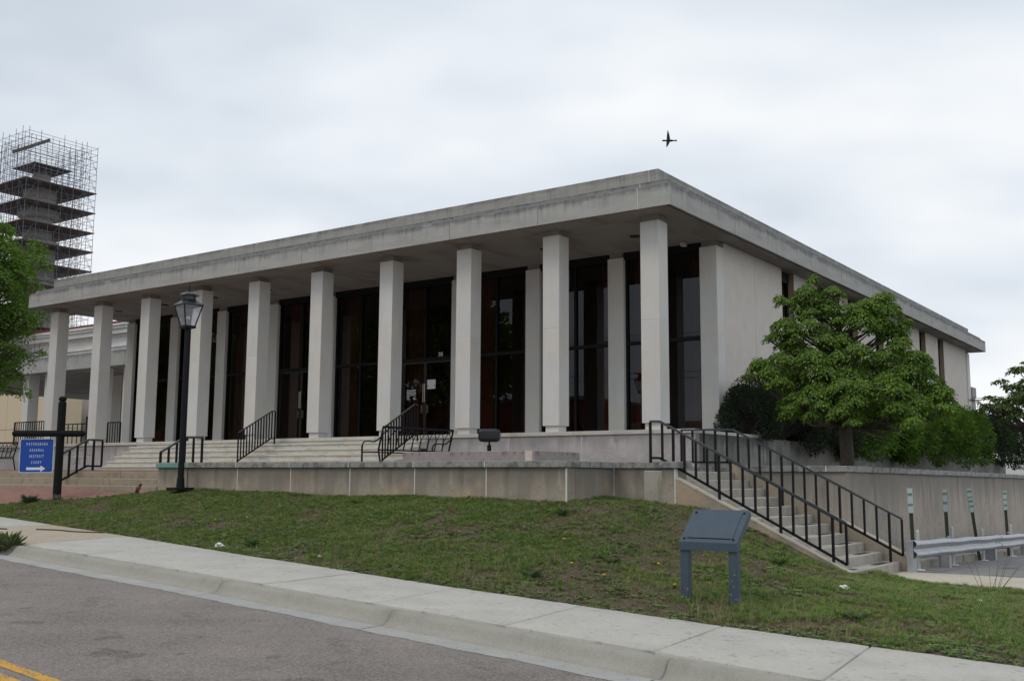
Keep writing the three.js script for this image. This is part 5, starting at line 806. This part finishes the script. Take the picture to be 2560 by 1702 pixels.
{ // neighbouring court building with its own colonnade
  const b = thing('court_annex', 'lower grey neighbouring building with square columns behind the left end of the courthouse', 'building'), fit = [4.2, 5.02, 8];
  for (const [a, c] of [[-60, -52.4], [-52.38, -46.5], [-46.48, -40.6], [-40.58, -34.7]]) mesh('fascia_panel', box(a, c, 4.2, 5.02, -8.5, -8.0, 0.02, fit), fasciaM, b);
  mesh('fascia_panel', box(-35.1, -34.702, 4.202, 5.018, -24, -8.52, 0.02, fit), fasciaM, b);
  mesh('soffit', box(-60, -35.12, 4.28, 4.6, -24, -8.52), soffitM, b); mesh('roof', box(-59.5, -35.6, 4.62, 5.2, -23.5, -9), parapetM, b);
  for (const x of [-49.6, -44.5, -42.28, -37.4, -34.95]) { mesh('column', box(x - 0.62, x, -0.5, 4.28, -9.25, -8.62, 0.012), stone, b); }
  mesh('wall', box(-41.3, -40.1, -0.5, 4.27, -12, -11.6), tanM, b); mesh('wall', box(-38.6, -35.2, -0.5, 4.27, -12, -11.6), tanM, b); mesh('wall', box(-40.1, -38.6, 3.4, 4.265, -12, -11.65), tanM, b);
  const d = sub('door', b); mesh('frame', [box(-40.09, -40.02, -0.5, 3.39, -11.9, -11.75), box(-38.68, -38.61, -0.5, 3.39, -11.9, -11.75), box(-39.38, -39.32, -0.5, 3.39, -11.9, -11.75)], bronzeFrame, d); mesh('pane', box(-40.03, -38.66, -0.5, 3.39, -11.86, -11.84), std({ color: new THREE.Color().setRGB(0.012, 0.010, 0.009), roughness: 0.1 }), d);
  mesh('podium', box(-60, -28.25, -2.4, -0.30, -24, -0.2), podiumM, b);
  const bal = (label, xa, xb, z, y0, y1, n, extra) => { const t = thing('railing', label, 'railing', [0, 0, 0], 0, 'railings on the annex terrace'); mesh('top_rail', bar(V(xa, y1, z), V(xb, y1, z), 0.05), blackIron, t); mesh('bottom_rail', bar(V(xa, y0 + 0.12, z), V(xb, y0 + 0.12, z), 0.04), blackIron, t); for (let i = 0; i <= n; i++) { const x = lerp(xa, xb, i / n), e = i === 0 || i === n; mesh(e ? 'post' : 'baluster', bar(V(x, y0, z), V(x, e && extra ? y1 + extra : y1, z), e ? 0.07 : 0.035), blackIron, t); } };
  bal('black railing between the annex columns, farthest left', -42.8, -39.75, -7, -0.32, 1.42, 14, 0); bal('black railing with tall end posts behind the blue sign arm', -38.1, -36.05, -7, -0.32, 1.2, 5, 0.35); bal('black railing left of the corner pier behind the second column', -34.25, -33.2, -7, -0.32, 1.2, 5, 0);
}
{ // white classical entablature behind the annex, and a tan building
  const w = thing('white_building', 'white painted building with a moulded cornice and thin red roof edge', 'building'), wm = std({ map: rep(colourTexture(256, 256, (u, v) => scaleC([0.70, 0.68, 0.67], 0.9 + (fbm(u, v, 8, 8, 5, 901) - 0.5) * 0.3)), 5, 5) }), X0 = -120, X1 = -66.8, Z = -30;
  mesh('wall', box(X0, X1, -3, 9.3, -50, Z - 0.5), wm, w); mesh('architrave', box(X0, X1 + 0.1, 9.3, 9.72, Z - 0.6, Z), wm, w); mesh('fillet', box(X0, X1 + 0.2, 9.722, 9.86, Z - 0.6, Z + 0.15), wm, w); mesh('frieze', box(X0, X1 + 0.1, 9.862, 10.55, Z - 0.6, Z), wm, w);
  mesh('bed_mould', box(X0, X1 + 0.15, 10.552, 10.62, Z - 0.6, Z + 0.1), wm, w);
  for (let i = 0; i < 130; i++) mesh('dentil', box(X1 + 0.1 - i * 0.26, X1 + 0.1 - i * 0.26 - 0.15, 10.622, 10.80, Z - 0.3, Z + 0.22), wm, w);
  mesh('corona', box(X0, X1 + 0.4, 10.802, 11.2, Z - 0.6, Z + 0.55, 0.03), wm, w); mesh('cyma', box(X0, X1 + 0.55, 11.202, 11.42, Z - 0.6, Z + 0.75, 0.05), wm, w); mesh('cyma', box(X0, X1 + 0.65, 11.422, 11.68, Z - 0.6, Z + 0.9, 0.05), wm, w);
  mesh('roof_edge', box(X0, X1 + 0.7, 11.682, 11.80, Z - 0.6, Z + 0.96), std({ color: new THREE.Color().setRGB(0.22, 0.035, 0.035) }), w);
  const t = thing('tan_building', 'plain tan panelled building seen past the annex columns', 'building'), tm = std({ color: new THREE.Color().setRGB(0.60, 0.50, 0.345) });
  for (let i = 0; i < 6; i++) for (const [a, b] of [[-3, 2.55], [2.58, 8.0]]) mesh('wall_panel', box(-70 - i * 4.2 - 4.18, -70 - i * 4.2, a, b, -28, -26, 0.02), tm, t);
}
{ // far right: pale house end, wires
  const h = thing('white_house', 'pale house end with a dark louvred window beyond the hedge, right edge', 'building'); const wm = std({ color: new THREE.Color().setRGB(0.66, 0.66, 0.66) });
  mesh('wall', box(-2.2, 9, -4, 0.9, -56, -53.2), wm, h); mesh('roof', prism([[-2.6, 0.9], [9.4, 0.9], [9.4, 1.2], [3.5, 3.0], [-2.6, 1.2]], -56.2, -53.0), capM, h);
  const win = sub('window', h); mesh('pane', box(-0.62, 0.6, -2.2, 0.55, -53.21, -53.17), std({ color: new THREE.Color().setRGB(0.02, 0.02, 0.025), roughness: 0.2 }), win); for (const x of [-0.35, -0.02, 0.3]) mesh('bar', box(x, x + 0.07, -2.2, 0.55, -53.17, -53.12), wm, win);
  const wire = (label, pts) => single('power_line', curveTube(pts, 0.014, 20, 4), blackIron, label, 'wire', 'power lines behind the courthouse');
  wire('upper power line running behind the courthouse to the right', [V(-30, 4.2, -38), V(-0.9, 3.3, -40.7), V(1.35, 3.46, -42.3), V(20, 6.5, -52)]); wire('lower power line running behind the courthouse to the right', [V(-30, 4.0, -38), V(-0.93, 3.2, -40.7), V(1.32, 3.27, -42.3), V(20, 6.0, -52)]);
}
// ------------------------------------------------------------------ across the street, seen only in the glass
{
  const far = (name, label, x, z, h, R, n, seed) => { const r = rngOf(seed), t = thing(name, label, 'tree', [0, 0, 0], 0, 'trees across the street'), L = new Leaves(), w = [], y = roadY(x, z); limb(w, [V(x, y, z), V(x + 0.1, y + h * 0.3, z), V(x, y + h * 0.75, z)], 0.22, 0.08, 8); const lobes = []; for (let i = 0; i < 30; i++) { const d = dirR(r); lobes.push([V(x + d.x * R * 0.75, y + h * 0.62 + d.y * h * 0.3, z + d.z * R * 0.75), R * (0.22 + r() * 0.18)]); } for (const [q] of lobes) limb(w, [V(x, y + h * 0.4, z), q], 0.05, 0.01, 4); for (let i = 0; i < n; i++) { const [q, s] = lobes[i % 30], d = dirR(r), p = q.clone().addScaledVector(d, s * Math.cbrt(r())), nn = dirR(r); nn.addScaledVector(d, -nn.dot(d)).normalize(); L.add(p, d, nn, 0.5, 0.34, palette(r, hedgeC)); } mesh('trunk', w, barkM, t); L.mesh('crown', t); };
far('street_tree', 'large green tree across the street mirrored in the doors', -38, 28, 14, 6.6, 15000, 91); far('street_tree', 'large green tree across the street mirrored in the left door', -52, 28.5, 14.5, 7.2, 15000, 93); far('street_tree', 'large green tree across the street mirrored in the far left windows', -67, 28, 14, 7.2, 13000, 94);
  const b = thing('brick_building', 'red brick building across the street mirrored low in the windows', 'building'), bm = std({ color: new THREE.Color().setRGB(0.24, 0.085, 0.06) });
  mesh('wall', box(-95, -34.02, -3.4, 5.2, 44, 54), bm, b); mesh('wall', box(-34, -8, -3.4, 1.6, 44, 54), bm, b); mesh('wall_band', box(-34, -8, -3.4, 3.1, 43.6, 44), std({ color: new THREE.Color().setRGB(0.50, 0.35, 0.26) }), b); mesh('parapet', box(-95.2, -34.01, 5.2, 5.5, 43.7, 54.2), capM, b);
  for (let i = 0; i < 7; i++) { const q = sub('window', b); mesh('pane', box(-70 + i * 5, -68.4 + i * 5, -1.6, 0.6, 43.96, 43.99), std({ color: new THREE.Color().setRGB(0.03, 0.03, 0.035), roughness: 0.1 }), q); mesh('sill', box(-70.1 + i * 5, -68.3 + i * 5, -1.75, -1.6, 43.9, 44.0), capM, q); }
  const p = thing('utility_pole', 'wooden utility pole with wires across the street mirrored in the glass', 'utility pole'); mesh('pole', rod(V(-24, -2.4, 30), V(-24, 8.4, 30), 0.15, 0.11, 10), barkM, p); mesh('crossarm', bar(V(-24, 7.9, 29), V(-24, 7.9, 31), 0.12), barkM, p); for (const [y, z] of [[8.0, 29.1], [8.0, 30.9], [5.6, 30], [5.2, 30]]) mesh('wire', curveTube([V(-70, y, z), V(-47, y - 0.7, z), V(-24, y, z), V(0, y - 0.7, z), V(24, y, z)], 0.02, 24, 4), blackIron, p);
}
renderer.render(scene, camera);
